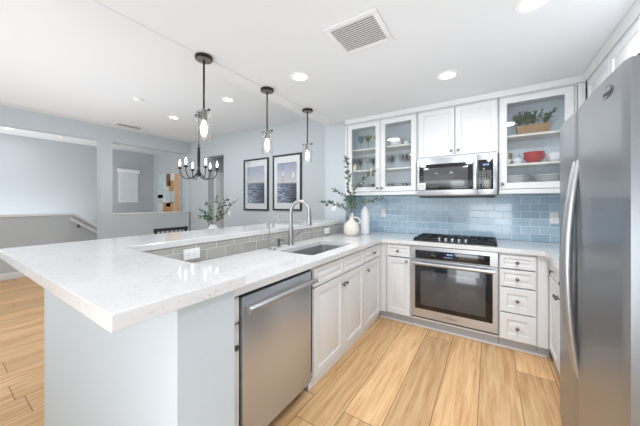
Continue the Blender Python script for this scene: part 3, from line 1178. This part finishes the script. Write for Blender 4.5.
# ================================================================== ELECTRICAL PLATES
def plate(label, loc, rz, kind='duplex', wide=False, name='wall_outlet', cat='outlet'):
    """local -y faces the room"""
    t = thing(name, label, cat, loc, rz, 'white electrical plates')
    w_, h_ = (.115, .07) if wide else (.07, .115)
    b = MB(); b.box(-w_ / 2, w_ / 2, -.006, -.0005, -h_ / 2, h_ / 2, M['plastic'], .0025); b.build('cover_plate', t)
    b = MB()
    if kind == 'duplex':
        for s in (-1, 1):
            cx, cz = (s * .02, 0) if wide else (0, s * .02)
            b.box(cx - .014, cx + .014, -.0085, -.0062, cz - .014, cz + .014, M['plastic'], .002)
            for q in (-.005, .005):
                if wide:
                    b.box(cx - .006, cx + .004, -.0092, -.0086, cz + q - .001, cz + q + .001, M['slot'])
                else:
                    b.box(cx + q - .001, cx + q + .001, -.0092, -.0086, cz - .002, cz + .008, M['slot'])
        b.build('socket', t)
    else:
        b.box(-.016, .016, -.0090, -.0062, -.032, .032, M['plastic'], .002)
        b.build('rocker', t)
    return t


plate('white outlet plate on the blue tile between tall vase and cooktop', (-1.213, YW - .010, 1.177), 0, 'rocker')
plate('white outlet on the blue tile beside the refrigerator', (.547, YW - .010, 1.163), 0)
plate('white outlet on the grey bar tile just left of the cream jug', (-1.666, 2.725, .972), R(90), 'duplex', True)
plate('white outlet on the grey bar tile at the near end by the bar corner', (-1.666, .995, .976), R(90), 'duplex', True)
plate('white switch plate on the blue stub wall behind the olive twigs', (-1.82, 3.169, 1.255), 0, 'rocker', name='light_switch', cat='switch')
plate('white switch plate on the dining wall left of the pictures', (-4.56, YP - .001, 1.08), 0, 'rocker', name='light_switch', cat='switch')


# ================================================================== CEILING FITTINGS
def downlight(label, x, y, z, power=8.5, r=.075):
    t = thing('recessed_light', label, 'ceiling light', (x, y, z), 0, 'recessed ceiling lights')
    b = MB(); b.lathe([(r * .80, -.003), (r * .84, -.006), (r * 1.12, -.007), (r * 1.18, -.003), (r * 1.18, -.0005), (r * .80, -.0005)], M['plastic'], (0, 0, 0), 28, close=False)
    b.build('trim_ring', t)
    b = MB(); b.lathe([(0, -.004), (r * .79, -.004), (r * .79, -.0008), (0, -.0008)], M['lamp'], (0, 0, 0), 28, close=False)
    b.build('lens', t)
    l = area('downlight', (0, 0, -.012), (0, 0, 0), r * 2.6, 0, power, (.92, .96, 1.0), 'DISK')
    l.parent = t
    return t


downlight('recessed ceiling light left of center between the pendants and vent grille', -1.385, 1.815, ZK)
downlight('recessed ceiling light in front of the wall cabinets over the microwave', -.302, 2.485, ZK, 1.3)
downlight('recessed ceiling light at the top edge above the aisle', .205, 1.825, ZK, 18.0)
downlight('unseen recessed ceiling light added over the overhanging near end of the breakfast bar', -1.413, .25, ZK, 2.5)  # assumed fitting out of view, added for more overhead light
downlight('unseen recessed ceiling light added over the open floor just before the breakfast bar end', -.35, .1, ZK, 5.0)  # another assumed fitting out of view, added as fill
downlight('recessed ceiling light over the dining area nearest the left wall', -4.43, 2.337, ZD)
downlight('recessed ceiling light over the dining area between first and second pendants', -3.03, 2.334, ZD)
downlight('recessed ceiling light in the stair hall at the left edge', -7.75, .95, ZD, 3.0)


def disc(label, x, y, z, r, cat='smoke detector'):
    t = thing('smoke_detector', label, cat, (x, y, z))
    b = MB(); b.lathe([(r, -.0005), (r, -.010), (r * .85, -.026), (r * .4, -.032), (0, -.032)], M['plastic'], (0, 0, 0), 24); b.build('housing', t)
    b = MB(); b.lathe([(r * .2, -.0322), (r * .2, -.036), (0, -.036)], M['plastic'], (0, 0, 0), 12); b.build('test_button', t)


disc('small white round smoke detector on the dining ceiling', -4.05, 1.65, ZD, .06)
disc('small white round detector on the stair hall ceiling', -7.79, 1.71, ZD, .06)


def vent(name, label, x0, x1, y0, y1, z, n, mdark):
    t = thing(name, label, 'air vent', ((x0 + x1) / 2, (y0 + y1) / 2, z))
    a, c = (x1 - x0) / 2, (y1 - y0) / 2
    bd = .032
    b = MB()
    b.box(-a, a, -c, -c + bd, -.012, -.0005, M['vent'], .002); b.box(-a, a, c - bd, c, -.012, -.0005, M['vent'], .002)
    b.box(-a, -a + bd, -c + bd, c - bd, -.012, -.0005, M['vent'], .002); b.box(a - bd, a, -c + bd, c - bd, -.012, -.0005, M['vent'], .002)
    b.build('frame', t)
    b = MB(); b.box(-a + bd, a - bd, -c + bd, c - bd, -.002, -.0006, mdark); b.build('backing', t)
    for i in range(n):
        y = -c + bd + (2 * c - 2 * bd) * (i + .5) / n
        b = MB(); b.obox((0, y, -.009), (2 * a - 2 * bd, (2 * c - 2 * bd) / n * .62, .0016), Matrix.Rotation(R(12), 3, 'X'), M['vent']); b.build('slat', t)
    return t


vent('ceiling_vent', 'square white slatted return vent on the kitchen ceiling', -.885, -.535, 1.395, 1.728, ZK, 14, M['ventdark'])
vent('ceiling_vent', 'narrow slatted supply vent on the dining ceiling by the left wall', -5.75, -5.50, 1.92, 2.38, ZD, 8, M['ventdark'])


# ================================================================== PENDANTS
def pendant(y, label):
    t = thing('pendant_light', label, 'pendant light', (-1.80, y, ZB), 0, 'pendant lights above the bar')
    b = MB(); b.lathe([(.062, -.0005), (.062, -.020), (.058, -.024)], M['bronze'], (0, 0, 0), 28)
    b.lathe([(.057, -.0245), (.0, -.0255)], M['bronze_light'], (0, 0, 0), 28, close=False); b.build('canopy', t)
    b = MB(); b.tube([(0, 0, -.025), (0, 0, -.385)], .0075, M['bronze'], 10); b.build('rod', t)
    b = MB()
    b.lathe([(.006, -.385), (.012, -.390), (.012, -.405), (.023, -.412), (.023, -.470), (.018, -.476), (0, -.476)], M['nickel'], (0, 0, 0), 18)
    b.build('socket', t)
    b = MB()
    b.tube([(-.062, 0, -.408), (.062, 0, -.408)], .0035, M['bronze'], 8)
    for s in (-1, 1):
        b.tube([(s * .056, 0, -.408), (s * .068, 0, -.408)], .009, M['bronze'], 10)
    b.build('cross_bar', t)
    b = MB()
    b.lathe([(.014, -.412), (.052, -.414), (.052, -.625)], M['shade'], (0, 0, 0), 32, close=False)
    b.build('glass_shade', t)
    b = MB(); b.lathe([(.010, -.477), (.013, -.495), (.021, -.520), (.023, -.545), (.019, -.572), (.010, -.592), (0, -.598)], M['bulb'], (0, 0, 0), 18); b.build('bulb', t)
    return t


pendant(1.172, 'nearest and largest-looking of three glass cylinder pendants over the bar')
pendant(1.838, 'middle of three glass cylinder pendants over the bar')
pendant(2.505, 'farthest of three glass cylinder pendants, by the blue stub wall')

# ================================================================== CHANDELIER
cx, cy = -3.98, 2.50
t = thing('chandelier', 'dark bronze six-arm candle chandelier over the dining table', 'chandelier', (cx, cy, ZD))
b = MB(); b.lathe([(.06, -.0005), (.06, -.015), (.02, -.035), (0, -.035)], M['bronze'], (0, 0, 0), 20); b.build('canopy', t)
b = MB()
z = -.035
i = 0
while z > -.47:
    pts = []
    for j in range(10):
        a = 2 * PI * j / 10
        u, v = .009 * math.cos(a), .017 * math.sin(a)
        pts.append((u if i % 2 else 0, 0 if i % 2 else u, z - .015 + v))
    b.tube(pts, .0025, M['bronze'], 6, closed=True)
    z -= .027
    i += 1
b.build('chain', t)
b = MB()
b.lathe([(0, -.47), (.012, -.478), (.012, -.53), (.030, -.535), (.032, -.545), (.018, -.556), (.023, -.60), (.023, -.84), (.012, -.85), (.016, -.87), (.024, -.89), (.028, -.93), (.018, -.96), (.022, -.98), (.012, -1.0), (0, -1.005)], M['bronze'], (0, 0, 0), 16)
b.build('column', t)
for k_ in range(6):
    a = R(k_ * 60 + 48)
    dx, dy = math.cos(a), math.sin(a)
    prof = [(.02, -.93), (.06, -.985), (.12, -1.03), (.19, -1.035), (.245, -1.005), (.275, -.94), (.28, -.875)]
    pts = spline([(dx * r_, dy * r_, z_) for r_, z_ in prof], 6)
    b = MB(); b.tube(pts, .007, M['bronze'], 8)
    o = b.build('arm', t)
    px, py = dx * .28, dy * .28
    b = MB(); b.lathe([(.012, -.885), (.036, -.872), (.038, -.866), (.012, -.866), (.011, -.84), (0, -.84)], M['bronze'], (px, py, 0), 14); b.build('candle_cup', o)
    b = MB(); b.lathe([(.010, -.839), (.015, -.815), (.017, -.800), (.012, -.765), (.004, -.735), (0, -.732)], M['candle_bulb'], (px, py, 0), 14); b.build('bulb', o)

# ================================================================== DINING
t = thing('dining_table', 'dark dining table mostly hidden behind the raised bar', 'table', (-4.0, 2.5, 0))
b = MB(); b.box(-.45, .45, -.8, .8, .725, .76, M['table'], .005); b.build('tabletop', t)
b = MB(); b.lathe([(.26, 0), (.26, .03), (.07, .07), (.055, .40), (.07, .68), (.20, .724)], M['table'], (0, 0, 0), 24); b.build('pedestal', t)

t = thing('dining_chair', 'black dining chair whose slatted back shows over the bar', 'chair', (-3.5, 1.80, 0))
b = MB(); b.box(-.42, .02, -.21, .21, .44, .47, M['darkwood'], .008); b.build('seat', t)
for sx, sy, top in ((-.39, -.18, .439), (-.39, .18, .439)):
    b = MB(); b.box(sx - .018, sx + .018, sy - .018, sy + .018, 0, top, M['darkwood'], .004); b.build('leg', t)
for sy in (-.19, .19):
    b = MB(); b.tube([(-.005, sy, 0), (-.005, sy, .45), (.03, sy, .955)], .017, M['darkwood'], 10); b.build('leg', t)
b = MB()
pts = [(.03 + .02 * math.cos(PI * i / 10 - PI / 2), -.215 + .043 * i, .985) for i in range(11)]
for z_ in (.966, .982):
    b.tube([(p[0], p[1], z_) for p in pts], .0115, M['darkwood'], 8)
b.build('top_rail', t)
for i in range(6):
    y = -.14 + .056 * i
    b = MB(); b.tube([(.0, y, .47), (.035, y, .955)], .007, M['darkwood'], 8); b.build('spindle', t)


# ================================================================== PLANTS
def branch(name, label, pts, par_loc, nleaf, ln, wd, m, r0=.003, group=None, cat='branch', start=.25, seed=1):
    rnd = random.Random(seed)
    t = thing(name, label, cat, par_loc, 0, group)
    sp = spline(pts, 8)
    b = MB(); b.tube(sp, [r0 * (1 - .6 * i / (len(sp) - 1)) for i in range(len(sp))], M['stem'], 6); b.build('stem', t)
    b = MB()
    n = len(sp) - 1
    for i in range(nleaf):
        u = start + (1 - start) * (i + .5) / nleaf
        q = min(int(u * n), n - 1)
        p = sp[q].lerp(sp[q + 1], u * n - q)
        tg = (sp[q + 1] - sp[q]).normalized()
        az = rnd.uniform(0, 2 * PI)
        side = tg.orthogonal().normalized()
        side = Matrix.Rotation(az, 3, tg) @ side
        d = (side * .9 + tg * rnd.uniform(.2, .8)).normalized()
        nn = (Vector((0, -.3, 1)) + Vector((rnd.uniform(-1, 1), rnd.uniform(-1, 1), rnd.uniform(-.5, .5)))).normalized()
        s_ = rnd.uniform(.75, 1.15)
        b.leaf(p, d, nn, ln * s_, wd * s_, m)
    b.leaf(sp[-1], sp[-1] - sp[-2], (0, -.4, 1), ln, wd, m)
    b.build('leaves', t, recalc=False)
    return t


# cream jug with olive twigs
JX, JY = -1.41, 2.885
t = thing('ceramic_jug', 'round cream ceramic jug with small loop handle on the counter corner', 'jug', (JX, JY, .914))
b = MB()
b.lathe([(.0, .001), (.060, .001), (.072, .006), (.090, .035), (.096, .075), (.092, .112), (.076, .150), (.050, .178), (.030, .192), (.0265, .200), (.025, .262), (.028, .278), (.024, .278), (.020, .262), (.020, .19), (.0, .185)], M['ceramic'], (0, 0, 0), 32)
b.build('body', t)
b = MB()
b.tube(spline([(.022, .012, .215), (.055, .03, .222), (.085, .045, .200), (.092, .05, .165), (.075, .04, .150)], 5), .0085, M['ceramic'], 10); b.build('handle', t)
J = (JX, JY, .914)
dj = lambda *P: [(x - JX, y - JY, z - .914) for x, y, z in P]
OG = 'olive twigs in the cream jug'
mouth = (JX, JY, 1.13)
branch('olive_branch', 'tallest olive twig rising straight up from the cream jug', dj((JX, JY, 1.105), (JX - .005, JY, 1.30), (-1.42, 2.83, 1.50), (-1.425, 2.83, 1.68), (-1.455, 2.82, 1.84)), J, 60, .054, .030, M['leafd'], group=OG, seed=3)
branch('olive_branch', 'olive twig leaning left toward the stub wall from the jug', dj((JX - .003, JY, 1.105), (-1.415, 2.80, 1.22), (-1.50, 2.76, 1.29), (-1.60, 2.72, 1.30), (-1.70, 2.68, 1.315)), J, 38, .054, .030, M['leafd'], group=OG, seed=5)
branch('olive_branch', 'olive twig leaning low to the right past the tall white vase', dj((JX + .004, JY, 1.105), (-1.395, 2.83, 1.24), (-1.32, 2.92, 1.32), (-1.21, 3.02, 1.345), (-1.10, 3.10, 1.36)), J, 44, .054, .030, M['leafd'], group=OG, seed=9)
branch('olive_branch', 'olive twig arching up and right before the glass cabinet', dj((JX + .002, JY + .004, 1.105), (-1.40, 2.83, 1.28), (-1.37, 2.87, 1.45), (-1.27, 2.94, 1.60), (-1.16, 3.0, 1.69)), J, 54, .054, .030, M['leafd'], group=OG, seed=12)
branch('olive_branch', 'short olive twig leaning up and left in front of the stub wall', dj((JX - .004, JY + .004, 1.105), (-1.40, 2.87, 1.25), (-1.47, 2.83, 1.38), (-1.60, 2.79, 1.47)), J, 30, .052, .029, M['leafd'], group=OG, seed=31)
# tall white vase
t = thing('ceramic_vase', 'tall white bottle-shaped vase behind the cream jug', 'vase', (-1.325, 3.10, .914))
b = MB(); b.lathe([(0, .001), (.052, .001), (.056, .006), (.057, .04), (.056, .25), (.052, .285), (.038, .318), (.022, .338), (.021, .352), (.017, .352), (.016, .335), (0, .330)], M['ceramicw'], (0, 0, 0), 28); b.build('body', t)

# dining vase with eucalyptus
VX, VY = -3.68, 2.56
t = thing('ceramic_vase', 'white vase of eucalyptus on the dining table', 'vase', (VX, VY, .76))
b = MB(); b.lathe([(0, .001), (.06, .001), (.075, .02), (.095, .09), (.085, .15), (.055, .19), (.050, .21), (.044, .21), (.046, .18), (0, .15)], M['ceramicw'], (0, 0, 0), 24); b.build('body', t)
V = (VX, VY, .76)
EG = 'eucalyptus stems in the dining vase'
ec = [((-.10, -.06, .36), (-.16, -.10, .42)), ((-.04, -.03, .42), (-.08, -.05, .52)), ((.06, .05, .45), (.05, .04, .62)), ((.12, .08, .46), (.17, .10, .60)), ((.16, .12, .42), (.30, .20, .58)), ((-.12, -.03, .30), (-.20, -.08, .33))]
en = ['eucalyptus stem bending far left low over the dining table', 'short upright eucalyptus stem left of center', 'tall eucalyptus stem at the middle of the vase', 'tall eucalyptus stem just right of the middle one', 'long eucalyptus stem reaching far right in front of the dining wall', 'lowest eucalyptus stem drooping left toward the chair']
for i, (a, c) in enumerate(ec):
    branch('eucalyptus_branch', en[i], [(0, 0, .17), (a[0] * .35, a[1] * .35, .26), a, c], V, 12, .060, .050, M['leaf'], group=EG, start=.35, seed=20 + i)


# ================================================================== PICTURES AND ART
def framed(label, x0, x1, z0, z1, m):
    t = thing('framed_picture', label, 'picture', ((x0 + x1) / 2, YP, z0), 0, 'framed seascapes on the dining wall')
    a, h = (x1 - x0) / 2, z1 - z0
    b = MB()
    F = .028
    b.box(-a, a, -.028, -.002, 0, F, M['frame'], .002); b.box(-a, a, -.028, -.002, h - F, h, M['frame'], .002)
    b.box(-a, -a + F, -.028, -.002, F, h - F, M['frame'], .002); b.box(a - F, a, -.028, -.002, F, h - F, M['frame'], .002)
    b.build('frame', t)
    b = MB(); b.box(-a + F, a - F, -.014, -.004, F, h - F, M['matboard']); b.build('mat_board', t)
    b = MB(); b.box(-a + .105, a - .105, -.016, -.0145, .135, h - .145, m); b.build('print', t)
    b = MB(); b.box(-a + F, a - F, -.021, -.019, F, h - F, M['pane']); b.build('glazing', t)


framed('left one of two black-framed blue seascape prints on the dining wall', -4.095, -3.43, 1.165, 2.155, M['pic_a'])
framed('right one of two black-framed blue seascape prints, beside the stub wall', -3.315, -2.665, 1.175, 2.165, M['pic_b'])

t = thing('abstract_painting', 'abstract canvas in pale blue, tan and brown through the pass-through opening', 'painting', (-7.45, 3.818, 1.02))
b = MB(); b.box(-.60, .60, -.035, -.001, 0, 1.10, M['p2'], .003); b.build('canvas', t)
b = MB()
for x0, x1, z0, z1, mm in ((-.59, -.15, .42, 1.08, 'p1'), (-.58, -.30, .28, .52, 'p6'), (-.12, .10, .74, 1.09, 'p3'), (.02, .28, .60, .90, 'p4'), (.30, .59, .02, 1.08, 'p5'), (.03, .28, .28, .60, 'p6'),
                           (-.30, .26, .01, .30, 'p4'), (-.12, .10, .18, .28, 'p3'), (-.14, .02, .36, .72, 'p1')):
    b.box(x0, x1, -.0375, -.0352, z0, z1, M[mm], .0008)
b.build('painted_shapes', t)

# handrail on the stair side of the half wall
t = thing('handrail', 'white sloping handrail on dark bracket beside the stairs', 'handrail', (-6.83, 1.62, 1.0))
b = MB()
b.tube([(0, 0, .0), (0, .35, -.26), (0, .95, -.71)], .026, M['trimw'], 12); b.build('rail', t)
b = MB()
for y in (.12, .75):
    b.tube([(0, y, -.115 - (y - .12) * .743), (0, y, -.165 - (y - .12) * .743), (-.068, y, -.175 - (y - .12) * .743)], .011, M['black'], 8)
b.build('bracket', t)

# ================================================================== CABINET CONTENTS
def simple(name, label, cat, loc, prof, m, group=None, seg=20):
    b = MB(); b.lathe(prof, m, (0, 0, 0), seg)
    o = b.build(name)
    o.location = loc
    return tag(o, label, cat, group)


def clone(o, loc, label=None):
    c = o.copy(); C.objects.link(c); c.location = loc
    if label:
        c['label'] = label
    return c


E = .0012
WINE = [(0, 0), (.030, 0), (.030, .003), (.005, .007), (.004, .075), (.014, .085), (.034, .115), (.038, .150), (.033, .185), (.031, .185), (.036, .150), (.032, .117), (0, .090)]
MARTINI = [(0, 0), (.034, 0), (.034, .003), (.005, .008), (.004, .085), (.010, .095), (.056, .165), (.054, .165), (0, .098)]
TUMBLER = [(0, 0), (.030, 0), (.036, .12), (.034, .12), (.029, .006), (0, .006)]
GOB = [(0, 0), (.030, 0), (.030, .003), (.006, .008), (.005, .06), (.030, .085), (.036, .13), (.032, .17), (.030, .17), (.033, .13), (0, .075)]
z1, z2, z0 = 2.025 + E, 1.745 + E, 1.442 + E
ysh = 3.28
simple('wine_glass', 'blue stemmed wine glass on the top shelf behind the left glass door', 'glass', (-1.455, ysh - .02, z1), WINE, M['blueglass'], 'colored stemware on the top shelf')
o = simple('martini_glass', 'olive green martini glass in front, beside the blue wine glass', 'glass', (-1.345, ysh - .03, z1), MARTINI, M['greenglass'], 'colored stemware on the top shelf')
clone(o, (-1.245, ysh + .05, z1), 'olive green martini glass at back by the door divider')
t = thing('lidded_pot', 'pale lidded pot on the top shelf of the second glass door', 'pot', (-.985, ysh, z1))
b = MB(); b.lathe([(0, 0), (.055, 0), (.072, .02), (.074, .085), (.070, .09), (.066, .085), (0, .06)], M['ceramicw'], (0, 0, 0), 24); b.build('body', t)
b = MB(); b.lathe([(.075, .091), (.070, .105), (.03, .125), (.010, .13), (.012, .145), (.0, .15)], M['ceramicw'], (0, 0, 0), 24); b.build('lid', t)
o = simple('white_cup', 'low white cup right of the lidded pot', 'cup', (-.855, ysh, z1), [(0, 0), (.03, 0), (.04, .045), (.037, .045), (.027, .006), (0, .006)], M['ceramicw'], 'white cups on the top shelf')
simple('white_cup', 'taller white cup at the right end of the top shelf', 'cup', (-.765, ysh - .01, z1), [(0, 0), (.034, 0), (.036, .085), (.033, .085), (.031, .006), (0, .006)], M['ceramicw'], 'white cups on the top shelf')
# clear glassware in rows on the two lower levels
shelf_rows = [(z2, GOB, 'goblet', 'clear stemmed goblet', 'middle shelf', 'clear goblets on the middle shelf'), (z0, TUMBLER, 'tumbler', 'clear tumbler', 'cabinet floor', 'clear tumblers on the cabinet floor')]
place = ['far left by the jamb', 'second from the left jamb', 'third from the left jamb', 'just left of the door divider', 'just right of the door divider', 'second right of the divider', 'third right of the divider', 'second from the right jamb', 'far right by the jamb']
xs = [-1.53, -1.44, -1.345, -1.255, -1.09, -1.0, -.91, -.82, -.745]
for zz, prof, nm, desc, where, grp in shelf_rows:
    first = None
    for row, yy in (('front row', ysh - .05), ('back row', ysh + .07)):
        for i, x in enumerate(xs):
            if i % 2 and row == 'back row':
                continue
            lab = f'{desc} on the {where}, {row}, {place[i]}'
            if first is None:
                first = simple(nm, lab, 'glass', (x, yy, zz), prof, M['clear'], grp, 16)
            else:
                clone(first, (x + (.02 if row == 'back row' else 0), yy, zz), lab)
# right glass cabinet
q1, q2, q0 = 1.982 + E, 1.70 + E, 1.435 + E
t = thing('wooden_planter', 'rectangular tan planter on the top shelf of the right glass cabinet', 'planter', (.355, 3.255, q1))
b = MB()
b.prism([(-.115, 0), (.115, 0), (.128, .085), (-.128, .085)], -.045, .045, M['wood_pot'], 'y'); b.build('box', t)
t = thing('boxwood_plant', 'bushy small-leaved green plant growing from the tan planter', 'plant', (.355, 3.255, q1 + .090))
b = MB(); rnd = random.Random(4)
stems = []
for i in range(34):
    x, y = rnd.uniform(-.11, .11), rnd.uniform(-.03, .03)
    tip = (x * 1.25 + rnd.uniform(-.03, .03), y * 1.4 + rnd.uniform(-.02, .02), rnd.uniform(.07, .135))
    if i == 0:
        tip = (.165, 0, .105)
    b.tube([(x, y, .0), (x * 1.05, y, .03), tip], .0016, M['stem'], 5)
    stems.append(((x, y, .01), tip))
b.build('stems', t)
b = MB()
for (p, tip) in stems:
    for k_ in range(20):
        u = .1 + .9 * k_ / 19
        q = Vector(p).lerp(Vector(tip), u)
        d = Vector((rnd.uniform(-1, 1), rnd.uniform(-1, 1), rnd.uniform(-.2, .9)))
        b.leaf(q, d, (rnd.uniform(-.5, .5), rnd.uniform(-.5, .5), 1), rnd.uniform(.022, .034), rnd.uniform(.013, .019), M['leafp'])
b.build('foliage', t, recalc=False)
BOWL = [(0, 0), (.040, 0), (.055, .008), (.080, .045), (.083, .060), (.080, .060), (.075, .045), (.05, .012), (0, .010)]
rb = simple('red_bowl', 'red bowl at the bottom of the nested stack of three', 'bowl', (.365, 3.25, q2), BOWL, M['red'], 'red bowls in the right glass cabinet', 28)
clone(rb, (.366, 3.25, q2 + .021), 'red bowl in the middle of the nested stack of three')
clone(rb, (.364, 3.25, q2 + .042), 'red bowl on top of the nested stack of three')
wb = simple('white_bowl', 'wide white bowl underneath another, right of the red bowls', 'bowl', (.535, 3.28, q2), BOWL, M['ceramicw'], 'white bowls right of the red stack', 28)
clone(wb, (.536, 3.28, q2 + .021), 'wide white bowl nested on top, right of the red bowls')
SB = [(0, 0), (.025, 0), (.045, .035), (.046, .05), (.043, .05), (.04, .035), (0, .008)]
sb = simple('small_bowl', 'small white bowl in front, just left of the red bowls', 'bowl', (.235, 3.22, q2), SB, M['ceramicw'], 'small white bowls')
clone(sb, (.145, 3.24, q2), 'small white bowl at the left edge of the red bowls shelf')
t = thing('pepper_mill', 'slim brown pepper mill behind the small white bowls', 'mill', (.185, 3.325, q2))
b = MB(); b.lathe([(0, 0), (.022, 0), (.020, .03), (.014, .07), (.018, .09), (.010, .095)], M['wood_pot'], (0, 0, 0), 16); b.build('body', t)
b = MB(); b.lathe([(.012, .096), (.018, .108), (.014, .122), (0, .126)], M['wood_pot'], (0, 0, 0), 16); b.build('head', t)
simple('clear_cruet', 'clear glass cruet between pepper mill and red bowls', 'cruet', (.262, 3.33, q2), [(0, 0), (.024, 0), (.026, .06), (.012, .085), (.011, .115), (.014, .118), (.010, .118), (.010, .085), (0, .01)], M['clear'])
PL = [(0, 0), (.07, 0), (.10, .010), (.118, .022), (.118, .026), (.10, .017), (.068, .005), (0, .005)]
pl = simple('white_plate', 'white plate, bottom of the left pile on the cabinet floor', 'plate', (.215, 3.28, q0), PL, M['ceramicw'], 'white plates under the red bowls', 32)
nm = ['second', 'third', 'fourth', 'fifth', 'sixth', 'seventh']
for i in range(1, 7):
    clone(pl, (.215, 3.28, q0 + i * .020), f'white plate, {nm[i - 1]} from the bottom of the left pile')
for i in range(7):
    clone(pl, (.475, 3.29, q0 + i * .020), 'white plate, bottom of the right pile on the cabinet floor' if i == 0 else f'white plate, {nm[i - 1]} from the bottom of the right pile')
